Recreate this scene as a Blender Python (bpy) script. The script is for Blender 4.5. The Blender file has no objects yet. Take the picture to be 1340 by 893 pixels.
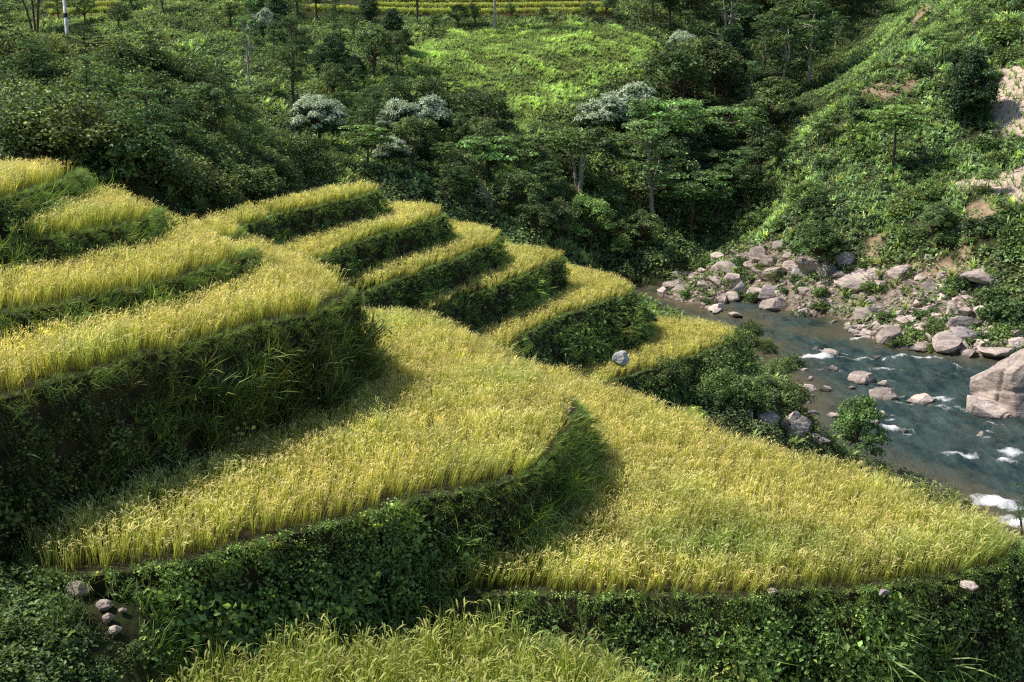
import bpy, math, random
import numpy as np
from mathutils import Vector

random.seed(11)
rng = np.random.default_rng(11)
scene = bpy.context.scene
COL = scene.collection

# ------------------------------------------------------------------ survey
# World: metres, camera at the origin, +y away from it, z up (0 = eye level).
FOC, CX, CY, PITCH = 1505.0, 670.0, 446.5, math.radians(13.0)
CP, SP = math.cos(PITCH), math.sin(PITCH)

def ray(px, py):
    u, v = (px - CX) / FOC, (CY - py) / FOC
    return np.array([u, CP + v * SP, -SP + v * CP])

def lvl(px, py, z):
    """plan position of a surveyed bearing on the level z"""
    d = ray(px, py)
    t = z / d[2]
    return (d[0] * t, d[1] * t)

def far(px, py, dist):
    d = ray(px, py)
    t = dist / d[1]
    return (d[0] * t, dist, d[2] * t)

def proj(P):
    P = np.asarray(P, float)
    f = P[..., 1] * CP - P[..., 2] * SP
    up = P[..., 1] * SP + P[..., 2] * CP
    f = np.where(f < .1, .1, f)
    return CX + FOC * P[..., 0] / f, CY - FOC * up / f

# ------------------------------------------------------------------ numpy noise
_perm = np.random.default_rng(3).random(65536)
def _hash(i, j, s):
    return _perm[(i * 7349 + j * 9151 + s * 3571 + (i * j) * 31) & 65535]
def vnoise(x, y, s=0):
    x = np.asarray(x, float); y = np.asarray(y, float)
    i = np.floor(x).astype(int); j = np.floor(y).astype(int)
    fx, fy = x - i, y - j
    fx = fx * fx * (3 - 2 * fx); fy = fy * fy * (3 - 2 * fy)
    a = _hash(i, j, s); b = _hash(i + 1, j, s); c = _hash(i, j + 1, s); d = _hash(i + 1, j + 1, s)
    return (a * (1 - fx) + b * fx) * (1 - fy) + (c * (1 - fx) + d * fx) * fy
def fbm(x, y, s=0, o=4):
    v = 0; amp = .5; t = 0
    for k in range(o):
        v = v + amp * vnoise(x * 2 ** k, y * 2 ** k, s + k * 17); t += amp; amp *= .5
    return v / t          # 0..1

# ------------------------------------------------------------------ mesh helpers
def mk_mesh(name, V, faces, col=None, smooth=False, mat=None, extra=None):
    """V (n,3); faces: list of (m,3)/(m,4) int arrays"""
    me = bpy.data.meshes.new(name)
    faces = [np.asarray(f, np.int32) for f in faces if len(f)]
    V = np.asarray(V, np.float32)
    me.vertices.add(len(V)); me.vertices.foreach_set('co', V.ravel())
    loops = np.concatenate([f.ravel() for f in faces])
    tot = np.concatenate([np.full(len(f), f.shape[1], np.int32) for f in faces])
    start = np.concatenate([[0], np.cumsum(tot)[:-1]]).astype(np.int32)
    me.loops.add(len(loops)); me.loops.foreach_set('vertex_index', loops)
    me.polygons.add(len(tot)); me.polygons.foreach_set('loop_start', start)
    me.polygons.foreach_set('loop_total', tot)
    me.polygons.foreach_set('use_smooth', np.full(len(tot), smooth, bool))
    me.update(calc_edges=True)
    if col is not None:
        a = me.attributes.new('Col', 'FLOAT_COLOR', 'POINT')
        c = np.ones((len(V), 4), np.float32); c[:, :3] = col
        a.data.foreach_set('color', c.ravel())
    for k, arr in (extra or {}).items():
        a = me.attributes.new(k, 'FLOAT', 'POINT')
        a.data.foreach_set('value', np.asarray(arr, np.float32))
    if mat: me.materials.append(mat)
    return me

def link(name, me, parent=None, loc=None, label=None, cat=None, group=None, kind=None):
    o = bpy.data.objects.new(name, me); COL.objects.link(o)
    if parent: o.parent = parent
    if loc is not None: o.location = loc
    tag(o, label, cat, group, kind)
    return o

def tag(o, label=None, cat=None, group=None, kind=None):
    if label: o['label'] = label
    if cat: o['category'] = cat
    if group: o['group'] = group
    if kind: o['kind'] = kind

def copy_tree(o, parent=None):
    c = o.copy(); COL.objects.link(c)
    if parent: c.parent = parent
    for ch in list(o.children): copy_tree(ch, c)
    return c

class T:            # a geometry template
    def __init__(s): s.V = []; s.q = []; s.t = []; s.C = []; s.n = 0
    def add(s, V, q=(), t=(), C=(1, 1, 1)):
        V = np.asarray(V, float); b = s.n
        s.V.append(V); s.n += len(V)
        C = np.asarray(C, float)
        s.C.append(np.broadcast_to(C, (len(V), 3)) if C.ndim == 1 else C)
        if len(q): s.q.append(np.asarray(q) + b)
        if len(t): s.t.append(np.asarray(t) + b)
    def done(s):
        V = np.concatenate(s.V); C = np.concatenate(s.C)
        q = np.concatenate(s.q) if s.q else np.zeros((0, 4), int)
        t = np.concatenate(s.t) if s.t else np.zeros((0, 3), int)
        return V, q, t, C
    def mesh(s, name, mat, smooth=False):
        V, q, t, C = s.done()
        return mk_mesh(name, V, [q, t], C, smooth, mat)

def scatter(name, temps, P, N, S, tint, mat, pick=None):
    """write every copy of the templates into one mesh. N = local up, S scale (n,) or (n,3)"""
    P = np.asarray(P, float); n = len(P)
    N = np.asarray(N, float); N = N / np.linalg.norm(N, axis=1, keepdims=True)
    S = np.asarray(S, float)
    if S.ndim == 1: S = np.repeat(S[:, None], 3, 1)
    pick = rng.integers(0, len(temps), n) if pick is None else pick
    spin = rng.random(n) * 2 * np.pi
    ref = np.stack([np.cos(spin), np.sin(spin), np.zeros(n)], 1)
    X = ref - N * (ref * N).sum(1, keepdims=True)
    bad = np.linalg.norm(X, axis=1) < 1e-3; X[bad] = [1, 0, .01]
    X /= np.linalg.norm(X, axis=1, keepdims=True)
    Y = np.cross(N, X)
    VV, QQ, TT, CC = [], [], [], []; base = 0
    for k, tp in enumerate(temps):
        V, q, t, C = tp.done() if isinstance(tp, T) else tp
        id_ = np.nonzero(pick == k)[0]; m = len(id_)
        if not m: continue
        L = V[None] * S[id_][:, None, :]
        W = (L[:, :, 0:1] * X[id_][:, None] + L[:, :, 1:2] * Y[id_][:, None] + L[:, :, 2:3] * N[id_][:, None]) + P[id_][:, None]
        off = base + np.arange(m) * len(V)
        VV.append(W.reshape(-1, 3)); CC.append((C[None] * tint[id_][:, None]).reshape(-1, 3))
        if len(q): QQ.append((q[None] + off[:, None, None]).reshape(-1, 4))
        if len(t): TT.append((t[None] + off[:, None, None]).reshape(-1, 3))
        base += m * len(V)
    if not VV: return None
    return mk_mesh(name, np.concatenate(VV), [np.concatenate(QQ) if QQ else [], np.concatenate(TT) if TT else []],
                   np.concatenate(CC), False, mat)

def tube(tp, path, rad, n=6, C=(1, 1, 1)):
    path = np.asarray(path, float); m = len(path)
    V = []
    for i in range(m):
        d = path[min(i + 1, m - 1)] - path[max(i - 1, 0)]; d = d / (np.linalg.norm(d) + 1e-9)
        a = np.cross(d, [0.31, .95, .05]); a /= np.linalg.norm(a) + 1e-9; b = np.cross(d, a)
        for k in range(n):
            th = 2 * np.pi * k / n
            V.append(path[i] + rad[i] * (a * math.cos(th) + b * math.sin(th)))
    q = [[i * n + k, i * n + (k + 1) % n, (i + 1) * n + (k + 1) % n, (i + 1) * n + k] for i in range(m - 1) for k in range(n)]
    V.append(path[-1]); e = len(V) - 1
    t = [[(m - 1) * n + k, (m - 1) * n + (k + 1) % n, e] for k in range(n)]
    tp.add(V, q, t, C)

def leaves(tp, Pc, Nv, size, C, aspect=.5, r=None):
    """diamond leaves: centre, normal, size (n,), colour (n,3)"""
    r = r or rng
    Pc = np.asarray(Pc, float); n = len(Pc)
    Nv = Nv / (np.linalg.norm(Nv, axis=1, keepdims=True) + 1e-9)
    th = r.random(n) * 2 * np.pi
    ref = np.stack([np.cos(th), np.sin(th), -.35 + 0 * th], 1)
    A = ref - Nv * (ref * Nv).sum(1, keepdims=True); A /= np.linalg.norm(A, axis=1, keepdims=True) + 1e-9
    B = np.cross(Nv, A)
    s = np.asarray(size)[:, None]
    fold = s * .12 * Nv
    V = np.stack([Pc - A * s * .5, Pc + B * s * aspect * .5 + fold - A * s * .06, Pc + A * s * .5, Pc - B * s * aspect * .5 + fold - A * s * .06], 1).reshape(-1, 3)
    q = np.arange(4 * n).reshape(n, 4)
    tp.add(V, q, (), np.repeat(C, 4, 0))

# ------------------------------------------------------------------ materials
def new_mat(name):
    m = bpy.data.materials.new(name); m.use_nodes = True
    nt = m.node_tree; nt.nodes.clear()
    return m, nt, nt.nodes, nt.links

def foliage(name, trans=.35, rough=.55, spec=.25, obj_var=.0, warm=(1.15, 1.1, .55), noise=.25, nscale=1.5, gain=1.0, sat=1.0):
    m, nt, N, L = new_mat(name)
    out = N.new('ShaderNodeOutputMaterial'); mix = N.new('ShaderNodeMixShader')
    b = N.new('ShaderNodeBsdfPrincipled'); tr = N.new('ShaderNodeBsdfTranslucent')
    at = N.new('ShaderNodeAttribute'); at.attribute_name = 'Col'
    tc = N.new('ShaderNodeTexCoord'); nz = N.new('ShaderNodeTexNoise'); nz.inputs['Scale'].default_value = nscale; nz.inputs['Detail'].default_value = 3
    L.new(tc.outputs['Object'], nz.inputs['Vector'])
    mr = N.new('ShaderNodeMapRange'); mr.inputs[1].default_value = .3; mr.inputs[2].default_value = .7
    mr.inputs[3].default_value = gain * (1 - noise); mr.inputs[4].default_value = gain * (1 + noise)
    L.new(nz.outputs['Fac'], mr.inputs[0])
    mul = N.new('ShaderNodeVectorMath'); mul.operation = 'SCALE'
    L.new(at.outputs['Color'], mul.inputs[0]); L.new(mr.outputs[0], mul.inputs['Scale'])
    src = mul.outputs[0]
    if obj_var:
        oi = N.new('ShaderNodeObjectInfo')
        hs = N.new('ShaderNodeHueSaturation')
        m1 = N.new('ShaderNodeMapRange'); m1.inputs[3].default_value = 1 - obj_var; m1.inputs[4].default_value = 1 + obj_var
        L.new(oi.outputs['Random'], m1.inputs[0]); L.new(m1.outputs[0], hs.inputs['Value'])
        m2 = N.new('ShaderNodeMath'); m2.operation = 'MULTIPLY'; m2.inputs[1].default_value = 7.13
        m3 = N.new('ShaderNodeMath'); m3.operation = 'FRACT'
        m4 = N.new('ShaderNodeMapRange'); m4.inputs[3].default_value = .482; m4.inputs[4].default_value = .512
        L.new(oi.outputs['Random'], m2.inputs[0]); L.new(m2.outputs[0], m3.inputs[0]); L.new(m3.outputs[0], m4.inputs[0]); L.new(m4.outputs[0], hs.inputs['Hue'])
        L.new(src, hs.inputs['Color']); src = hs.outputs[0]
    if sat != 1:
        hs2 = N.new('ShaderNodeHueSaturation'); hs2.inputs['Saturation'].default_value = sat; L.new(src, hs2.inputs['Color']); src = hs2.outputs[0]
    L.new(src, b.inputs['Base Color'])
    wm = N.new('ShaderNodeVectorMath'); wm.operation = 'MULTIPLY'; wm.inputs[1].default_value = warm
    L.new(src, wm.inputs[0]); L.new(wm.outputs[0], tr.inputs['Color'])
    b.inputs['Roughness'].default_value = rough; b.inputs['Specular IOR Level'].default_value = spec
    mix.inputs[0].default_value = trans
    L.new(b.outputs[0], mix.inputs[1]); L.new(tr.outputs[0], mix.inputs[2]); L.new(mix.outputs[0], out.inputs[0])
    return m

def earth(name, attr=True, base=(.16, .11, .07), scale=3.0, bump=.3):
    m, nt, N, L = new_mat(name)
    out = N.new('ShaderNodeOutputMaterial'); b = N.new('ShaderNodeBsdfPrincipled'); b.inputs['Roughness'].default_value = .95
    b.inputs['Specular IOR Level'].default_value = .1
    tc = N.new('ShaderNodeTexCoord')
    nz = N.new('ShaderNodeTexNoise'); nz.inputs['Scale'].default_value = scale; nz.inputs['Detail'].default_value = 8; nz.inputs['Roughness'].default_value = .65
    L.new(tc.outputs['Object'], nz.inputs['Vector'])
    mr = N.new('ShaderNodeMapRange'); mr.inputs[1].default_value = .3; mr.inputs[2].default_value = .7; mr.inputs[3].default_value = .5; mr.inputs[4].default_value = 1.5
    L.new(nz.outputs['Fac'], mr.inputs[0])
    mul = N.new('ShaderNodeVectorMath'); mul.operation = 'SCALE'
    if attr:
        at = N.new('ShaderNodeAttribute'); at.attribute_name = 'Col'; L.new(at.outputs['Color'], mul.inputs[0])
    else: mul.inputs[0].default_value = base
    L.new(mr.outputs[0], mul.inputs['Scale']); L.new(mul.outputs[0], b.inputs['Base Color'])
    bp = N.new('ShaderNodeBump'); bp.inputs['Strength'].default_value = bump; bp.inputs['Distance'].default_value = .2
    L.new(nz.outputs['Fac'], bp.inputs['Height']); L.new(bp.outputs[0], b.inputs['Normal'])
    L.new(b.outputs[0], out.inputs[0])
    return m

WATER_Z = -21.5
def rock_mat(name, a=(.76, .635, .55), c=(.52, .425, .38), scale=1.2, wet=True):
    m, nt, N, L = new_mat(name)
    out = N.new('ShaderNodeOutputMaterial'); b = N.new('ShaderNodeBsdfPrincipled')
    tc = N.new('ShaderNodeTexCoord'); geo = N.new('ShaderNodeNewGeometry'); oi = N.new('ShaderNodeObjectInfo')
    def noise(sc, det, vec, ro=.6):
        n = N.new('ShaderNodeTexNoise'); n.inputs['Scale'].default_value = sc; n.inputs['Detail'].default_value = det; n.inputs['Roughness'].default_value = ro
        L.new(vec, n.inputs['Vector']); return n
    pos = geo.outputs['Position']
    n1 = noise(scale, 6, pos); n2 = noise(scale * 7, 8, pos, .7)
    mp = N.new('ShaderNodeMapping'); mp.inputs['Scale'].default_value = (.5, .5, 5); mp.inputs['Rotation'].default_value = (.5, .35, 0)
    L.new(pos, mp.inputs['Vector']); n3 = noise(scale * .8, 5, mp.outputs[0])
    r1 = N.new('ShaderNodeValToRGB'); r1.color_ramp.elements[0].position = .35; r1.color_ramp.elements[1].position = .65
    r1.color_ramp.elements[0].color = (*c, 1); r1.color_ramp.elements[1].color = (*a, 1)
    L.new(n1.outputs['Fac'], r1.inputs[0])
    mr = N.new('ShaderNodeMapRange'); mr.inputs[1].default_value = .3; mr.inputs[2].default_value = .7; mr.inputs[3].default_value = .62; mr.inputs[4].default_value = 1.25
    L.new(n2.outputs['Fac'], mr.inputs[0])
    mr3 = N.new('ShaderNodeMapRange'); mr3.inputs[1].default_value = .38; mr3.inputs[2].default_value = .55; mr3.inputs[3].default_value = .7; mr3.inputs[4].default_value = 1.08
    L.new(n3.outputs['Fac'], mr3.inputs[0])
    mr4 = N.new('ShaderNodeMapRange'); mr4.inputs[3].default_value = .7; mr4.inputs[4].default_value = 1.2; L.new(oi.outputs['Random'], mr4.inputs[0])
    k1 = N.new('ShaderNodeMath'); k1.operation = 'MULTIPLY'; L.new(mr.outputs[0], k1.inputs[0]); L.new(mr3.outputs[0], k1.inputs[1])
    k2 = N.new('ShaderNodeMath'); k2.operation = 'MULTIPLY'; L.new(k1.outputs[0], k2.inputs[0]); L.new(mr4.outputs[0], k2.inputs[1])
    fac = k2.outputs[0]
    if wet:
        sx = N.new('ShaderNodeSeparateXYZ'); L.new(pos, sx.inputs[0])
        w = N.new('ShaderNodeMapRange'); w.inputs[1].default_value = WATER_Z + .02; w.inputs[2].default_value = WATER_Z + .28
        w.inputs[3].default_value = .28; w.inputs[4].default_value = 1
        L.new(sx.outputs[2], w.inputs[0])
        k3 = N.new('ShaderNodeMath'); k3.operation = 'MULTIPLY'; L.new(fac, k3.inputs[0]); L.new(w.outputs[0], k3.inputs[1]); fac = k3.outputs[0]
        rr = N.new('ShaderNodeMapRange'); rr.inputs[1].default_value = .28; rr.inputs[2].default_value = 1; rr.inputs[3].default_value = .25; rr.inputs[4].default_value = .9
        L.new(w.outputs[0], rr.inputs[0]); L.new(rr.outputs[0], b.inputs['Roughness'])
    else: b.inputs['Roughness'].default_value = .9
    mul = N.new('ShaderNodeVectorMath'); mul.operation = 'SCALE'; L.new(r1.outputs[0], mul.inputs[0]); L.new(fac, mul.inputs['Scale'])
    L.new(mul.outputs[0], b.inputs['Base Color']); b.inputs['Specular IOR Level'].default_value = .25
    ad = N.new('ShaderNodeMath'); ad.operation = 'ADD'; L.new(n2.outputs['Fac'], ad.inputs[0]); L.new(n3.outputs['Fac'], ad.inputs[1])
    bp = N.new('ShaderNodeBump'); bp.inputs['Strength'].default_value = .6; bp.inputs['Distance'].default_value = .12
    L.new(ad.outputs[0], bp.inputs['Height']); L.new(bp.outputs[0], b.inputs['Normal'])
    L.new(b.outputs[0], out.inputs[0])
    return m

def bark(name, c0, c1):
    m, nt, N, L = new_mat(name)
    out = N.new('ShaderNodeOutputMaterial'); b = N.new('ShaderNodeBsdfPrincipled'); b.inputs['Roughness'].default_value = .9
    tc = N.new('ShaderNodeTexCoord'); mp = N.new('ShaderNodeMapping'); mp.inputs['Scale'].default_value = (6, 6, 1.2)
    nz = N.new('ShaderNodeTexNoise'); nz.inputs['Scale'].default_value = 2; nz.inputs['Detail'].default_value = 6
    L.new(tc.outputs['Object'], mp.inputs[0]); L.new(mp.outputs[0], nz.inputs['Vector'])
    r = N.new('ShaderNodeValToRGB'); r.color_ramp.elements[0].position = .35; r.color_ramp.elements[1].position = .65
    r.color_ramp.elements[0].color = (*c0, 1); r.color_ramp.elements[1].color = (*c1, 1)
    L.new(nz.outputs['Fac'], r.inputs[0]); L.new(r.outputs[0], b.inputs['Base Color'])
    bp = N.new('ShaderNodeBump'); bp.inputs['Strength'].default_value = .5; bp.inputs['Distance'].default_value = .04
    L.new(nz.outputs['Fac'], bp.inputs['Height']); L.new(bp.outputs[0], b.inputs['Normal'])
    L.new(b.outputs[0], out.inputs[0]); return m

M_RICE = foliage('rice', sat=1.0, gain=1.44, trans=.46, rough=.6, spec=.2, warm=(1.1, 1.05, .56), noise=.16, nscale=.55)
M_GRASS = foliage('bank grass', sat=0.85, gain=3.0, trans=.35, rough=.5, spec=.3, noise=.35, nscale=.9)
M_WEED = foliage('leafy weeds', sat=0.88, gain=2.8, trans=.3, rough=.45, spec=.4, noise=.35, nscale=1.3)
M_COVER = foliage('hill cover', sat=.8, gain=2.9, trans=.32, rough=.6, spec=.2, noise=.3, nscale=.22)
M_CROWN = foliage('tree leaves', sat=0.88, gain=3.7, trans=.3, rough=.5, spec=.3, obj_var=.3, noise=.25, nscale=.8)
M_BUSH = foliage('bush leaves', sat=0.9, gain=2.5, trans=.3, rough=.5, spec=.3, obj_var=.28, noise=.25, nscale=1.0)
M_PALE = foliage('pale flowering leaves', gain=1.6, trans=.2, rough=.5, spec=.4, warm=(1.05, 1.05, .8), noise=.15)
M_EARTH = earth('terrain earth', True, scale=1.3, bump=.5)
M_SOIL = earth('terrace soil', False, base=(.052, .045, .026), scale=4)
M_ROCK = rock_mat('river limestone')
M_GREY = rock_mat('grey slab rock', a=(.50, .44, .43), c=(.33, .285, .285), scale=.8)
M_WHITE = rock_mat('white limestone', a=(1.0, .98, .95), c=(.9, .87, .83), scale=3, wet=False)
M_BARK = bark('brown bark', (.05, .035, .022), (.15, .11, .07))
M_BARKP = bark('pale bark', (.28, .24, .19), (.55, .5, .42))

# ------------------------------------------------------------------ terraces (surveyed lips)
def chaikin(P, it=2):
    P = np.asarray(P, float)
    for _ in range(it):
        Q = np.roll(P, -1, 0)
        P = np.stack([.75 * P + .25 * Q, .25 * P + .75 * Q], 1).reshape(-1, 2)
    return P
def resample(P, step=.3):
    Q = np.vstack([P, P[:1]]); d = np.r_[0, np.cumsum(np.linalg.norm(np.diff(Q, axis=0), axis=1))]
    n = max(8, int(d[-1] / step)); s = np.linspace(0, d[-1], n, endpoint=False)
    return np.stack([np.interp(s, d, Q[:, 0]), np.interp(s, d, Q[:, 1])], 1)
def inside(P, poly):
    x, y = P[:, 0], P[:, 1]; c = np.zeros(len(P), bool)
    a = poly; b = np.roll(poly, -1, 0)
    for i in range(len(a)):
        k = (a[i, 1] > y) != (b[i, 1] > y)
        xi = (b[i, 0] - a[i, 0]) * (y - a[i, 1]) / (b[i, 1] - a[i, 1] + 1e-12) + a[i, 0]
        c ^= k & (x < xi)
    return c
def sdist(P, poly):
    """signed distance, + inside"""
    a = poly; b = np.roll(poly, -1, 0); best = np.full(len(P), 1e9)
    for i in range(len(a)):
        ab = b[i] - a[i]; t = np.clip(((P - a[i]) @ ab) / (ab @ ab + 1e-12), 0, 1)
        q = P - a[i] - t[:, None] * ab
        best = np.minimum(best, q[:, 0] ** 2 + q[:, 1] ** 2)
    d = np.sqrt(best)
    return np.where(inside(P, poly), d, -d)

RH = .60           # height of the rice canopy
def lip(z, pts):
    """(px,py) = bearing to the lip; (px,py,'t') = bearing to the tops of the rice on the edge; ('w',x,y) = plan point"""
    o = []
    for p in pts:
        if p[0] == 'w': o.append((p[1], p[2]))
        elif len(p) == 3: o.append(lvl(p[0], p[1], z + (RH if p[2] == 't' else .40)))
        else: o.append(lvl(p[0], p[1], z))
    return o

TERR = {}
def terr(key, z, drop, slope, pts, label, bank='weed'):
    poly = resample(chaikin(lip(z, pts), 2), .3)
    # orientation ccw
    ar = np.sum(poly[:, 0] * np.roll(poly[:, 1], -1) - poly[:, 1] * np.roll(poly[:, 0], -1))
    if ar < 0: poly = poly[::-1]
    # small natural wobble of the edge
    tan = np.roll(poly, -1, 0) - np.roll(poly, 1, 0); tan /= np.linalg.norm(tan, axis=1, keepdims=True) + 1e-9
    nrm = np.stack([tan[:, 1], -tan[:, 0]], 1)
    w = (fbm(poly[:, 0] * .7, poly[:, 1] * .7, 5, 3) - .5) * .55 + (fbm(poly[:, 0] * 2.1, poly[:, 1] * 2.1, 6, 2) - .5) * .22
    poly = poly + nrm * w[:, None]
    TERR[key] = dict(z=z, drop=drop, slope=slope, poly=poly, nrm=nrm, label=label, bank=bank)

terr('L1', -2.8, 1.6, .3, [('w', -24, 30.5), (-60, 270), (0, 262), (50, 250), (88, 238), (108, 222), (98, 204, 't'), (50, 201, 't'), (0, 204, 't'), ('w', -24, 33)],
     'highest small golden rice terrace at the left, below the dark bushes', bank='grass')
terr('L2', -3.7, 1.7, .15, [('w', -24, 27), (-60, 330), (0, 322), (40, 317), (100, 309), (150, 299), (195, 287), (214, 272), (195, 256, 't'), (165, 240, 't'), (120, 236, 't'), ('w', -14, 34.5), ('w', -26, 33)],
     'golden rice terrace second from the top at the left, ending in a rounded nose', bank='grass')
terr('L3', -4.6, 1.6, .12, [('w', -22, 22.4), (-60, 425), (0, 415), (100, 398), (200, 375), (290, 350), (328, 338), (336, 322), (322, 309, 't'), (300, 297, 't'), (262, 284, 't'), (226, 270, 't'), (205, 258, 't'), ('w', -17, 36), ('w', -28, 34)],
     'rice terrace third from the top at the left, above the long bright one', bank='grass')
terr('R1', -4.8, 1.8, .12, [(296, 314), (312, 303), (355, 285), (420, 270), (470, 260), (494, 252), (486, 236, 'f'), (440, 240, 'f'), (350, 258, 'f'), (290, 276, 'f'), (250, 284, 'f'), (222, 294), (262, 318)],
     'thin rice terrace highest on the far spur, just below the thicket', bank='grass')
terr('L4', -5.35, 3.4, .12, [('w', -20, 17.6), (-80, 545), (0, 520), (100, 497), (200, 468), (300, 440), (400, 412), (455, 396), (474, 378), (462, 356, 't'), (440, 340, 't'), (420, 329, 't'), (370, 312, 't'), (322, 299, 't'), ('w', -12, 34), ('w', -16, 31), ('w', -28, 28)],
     'long bright rice terrace above the tall dark bank, curling to a nose', bank='dark')
terr('R2', -6.0, 2.0, .12, [(402, 350), (428, 336), (470, 318), (530, 300), (565, 290), (583, 280), (572, 266, 'f'), (510, 259, 'f'), ('w', -7, 53), ('w', -9, 46), ('w', -12, 41), ('w', -10, 37)],
     'second rice terrace down the far spur, behind the nose of the long bright one', bank='grass')
terr('R3', -7.3, 2.0, .12, [(455, 402), (478, 385), (520, 370), (580, 346), (630, 326), (656, 316), (648, 296, 'f'), (590, 285, 'f'), ('w', -4.5, 58), ('w', -7.5, 50), ('w', -8, 42)],
     'third rice terrace down the far spur, the middle one of its five steps', bank='grass')
terr('A', -7.95, 2.7, .07, [('w', -8.7, 19.0), (45, 735), (70, 762), (110, 757), (200, 745), (300, 727), (400, 695), (550, 656), (655, 633), (700, 616), (736, 586), (756, 550), (750, 520), (730, 488, 't'), (690, 459, 't'), (640, 431, 't'), (600, 414, 't'), (560, 400, 't'), (520, 391, 't'), ('w', -7, 36), ('w', -12, 31), ('w', -13, 24)],
     'broad middle rice terrace with the curved overgrown bank in front of it', bank='mixed')
terr('R4', -8.6, 2.0, .14, [(560, 418), (585, 400), (640, 380), (700, 356), (730, 343), (740, 335), (730, 326, 'f'), (690, 318, 'f'), (655, 314, 'f'), ('w', -1, 60), ('w', -6, 52), ('w', -6, 43)],
     'fourth rice terrace down the far spur, above the one with the shrubby bank', bank='grass')
terr('R5', -10.2, 2.9, .35, [(660, 470), (684, 440), (720, 424), (770, 403), (815, 388), (832, 378), (822, 363, 'f'), (780, 350, 'f'), (742, 342, 'f'), ('w', 0, 66), ('w', -6, 56), ('w', -6, 44)],
     'rice terrace above the shrubby bank on the far spur', bank='shrub')
terr('B', -9.7, 2.4, .2, [(470, 772), (560, 784), (700, 784), (850, 783), (1000, 781), (1150, 773), (1270, 762), (1325, 735), (1345, 700), (1322, 683, 't'), (1240, 640, 't'), (1150, 603, 't'), (1050, 576, 't'), (960, 553, 't'), (880, 520, 't'), (800, 491, 't'), (740, 470, 't'), ('w', -2, 39), ('w', -5, 32), ('w', -4, 24)],
     'big sunlit rice terrace at the right, narrowing to a point above the river', bank='weed')
terr('R6', -12.6, 2.6, .5, [(760, 520), (800, 500), (850, 487), (900, 470), (945, 455), (970, 442), (966, 423, 'f'), (930, 416, 'f'), (880, 411, 'f'), (830, 411, 'f'), ('w', 5, 66), ('w', -2, 58), ('w', -1, 48)],
     'lowest small rice terrace beside the white rock, near the river', bank='weed')
terr('D', -9.75, 2.2, .3, [(100, 985), (140, 905, 't'), (245, 846, 't'), (400, 820, 't'), (540, 803, 't'), (700, 812, 't'), (800, 838, 't'), (880, 872, 't'), (935, 905, 't'), (975, 960), (940, 1030), (500, 1060), (110, 1040)],
     'greener rice plot along the bottom edge in the foreground', bank='weed')

# ------------------------------------------------------------------ terrain (one height field)
ctrl = []
def c_far(*a):
    for p in a: ctrl.append(far(*p))
def c_lvl(z, *a):
    for p in a: x, y = lvl(p[0], p[1], z); ctrl.append((x, y, z))
def c_w(*a): ctrl.extend(a)
# far hillside
c_far((480, 235, 100), (480, 175, 116), (480, 110, 138), (480, 45, 166), (480, 8, 188), (480, -70, 228),
      (650, 285, 108), (650, 220, 122), (650, 150, 140), (650, 80, 160), (650, 25, 184), (650, -60, 225),
      (760, 330, 114), (760, 200, 134), (760, 90, 160),
      (850, 340, 120), (850, 260, 132), (850, 180, 147), (850, 90, 165), (850, 20, 188), (850, -80, 232),
      (320, 200, 100), (320, 120, 122), (320, 55, 148), (320, 5, 172), (320, -80, 225),
      (100, 110, 118), (100, 60, 140), (100, 12, 178), (100, -80, 225), (-150, 90, 125), (-150, 10, 175), (-150, -80, 225), (-600, 0, 160), (-600, -100, 230))
# ravine and right slope
c_far((965, 320, 128), (985, 240, 148), (1045, 140, 176), (1110, 60, 200), (1190, -5, 225), (1100, -100, 265), (1300, -140, 290),
      (1100, 318, 109), (1200, 330, 104), (1320, 330, 98), (1040, 270, 119), (1110, 240, 121), (1200, 240, 118), (1320, 230, 113),
      (1085, 150, 139), (1190, 135, 135), (1320, 120, 128), (1150, 75, 152), (1230, 40, 154), (1320, 30, 147), (1290, -50, 178), (1400, -60, 172),
      (1480, 330, 92), (1480, 220, 106), (1480, 100, 122), (1480, 0, 140), (1700, 200, 95), (1700, 0, 125))
# river: shores and bed
c_lvl(WATER_Z + .1, (790, 372), (850, 384), (930, 405), (1000, 421), (1080, 433), (1160, 450), (1240, 463), (1300, 466), (1400, 480), (1520, 505))
c_lvl(WATER_Z + .1, (1046, 498), (1052, 535), (1056, 570), (1095, 592), (1200, 628), (1290, 668), (1400, 720), (1600, 800))
c_lvl(WATER_Z - 1.4, (880, 396), (960, 418), (1040, 443), (1100, 470), (1100, 520), (1170, 560), (1230, 500), (1300, 560), (1320, 620), (1450, 580), (1600, 640))
c_lvl(WATER_Z + .1, (860, 402), (930, 420), (1000, 445))
c_far((905, 352, 114), (985, 340, 116), (1050, 395, 105), (1050, 335, 112), (1140, 350, 106), (1140, 420, 98.5), (1230, 420, 95), (1230, 360, 101), (1310, 400, 94))
# near bank below the terraces
c_w((6, 62, -15.5), (9, 56, -14.6), (12, 58, -16.5), (14, 66, -19), (10, 72, -18.5), (4, 72, -17), (12, 46, -16.5), (9, 42, -14.5), (13, 38, -15),
    (17, 33, -15), (20, 40, -18.5), (17, 50, -20), (23, 48, -21), (22, 28, -14.5), (14.5, 26, -12.3), (30, 36, -21), (30, 20, -16), (4, 48, -13.8), (-4, 68, -13.5), (0, 84, -18), (-12, 72, -11), (-12, 88, -12.5), (-25, 90, -9), (-25, 72, -7))
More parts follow.
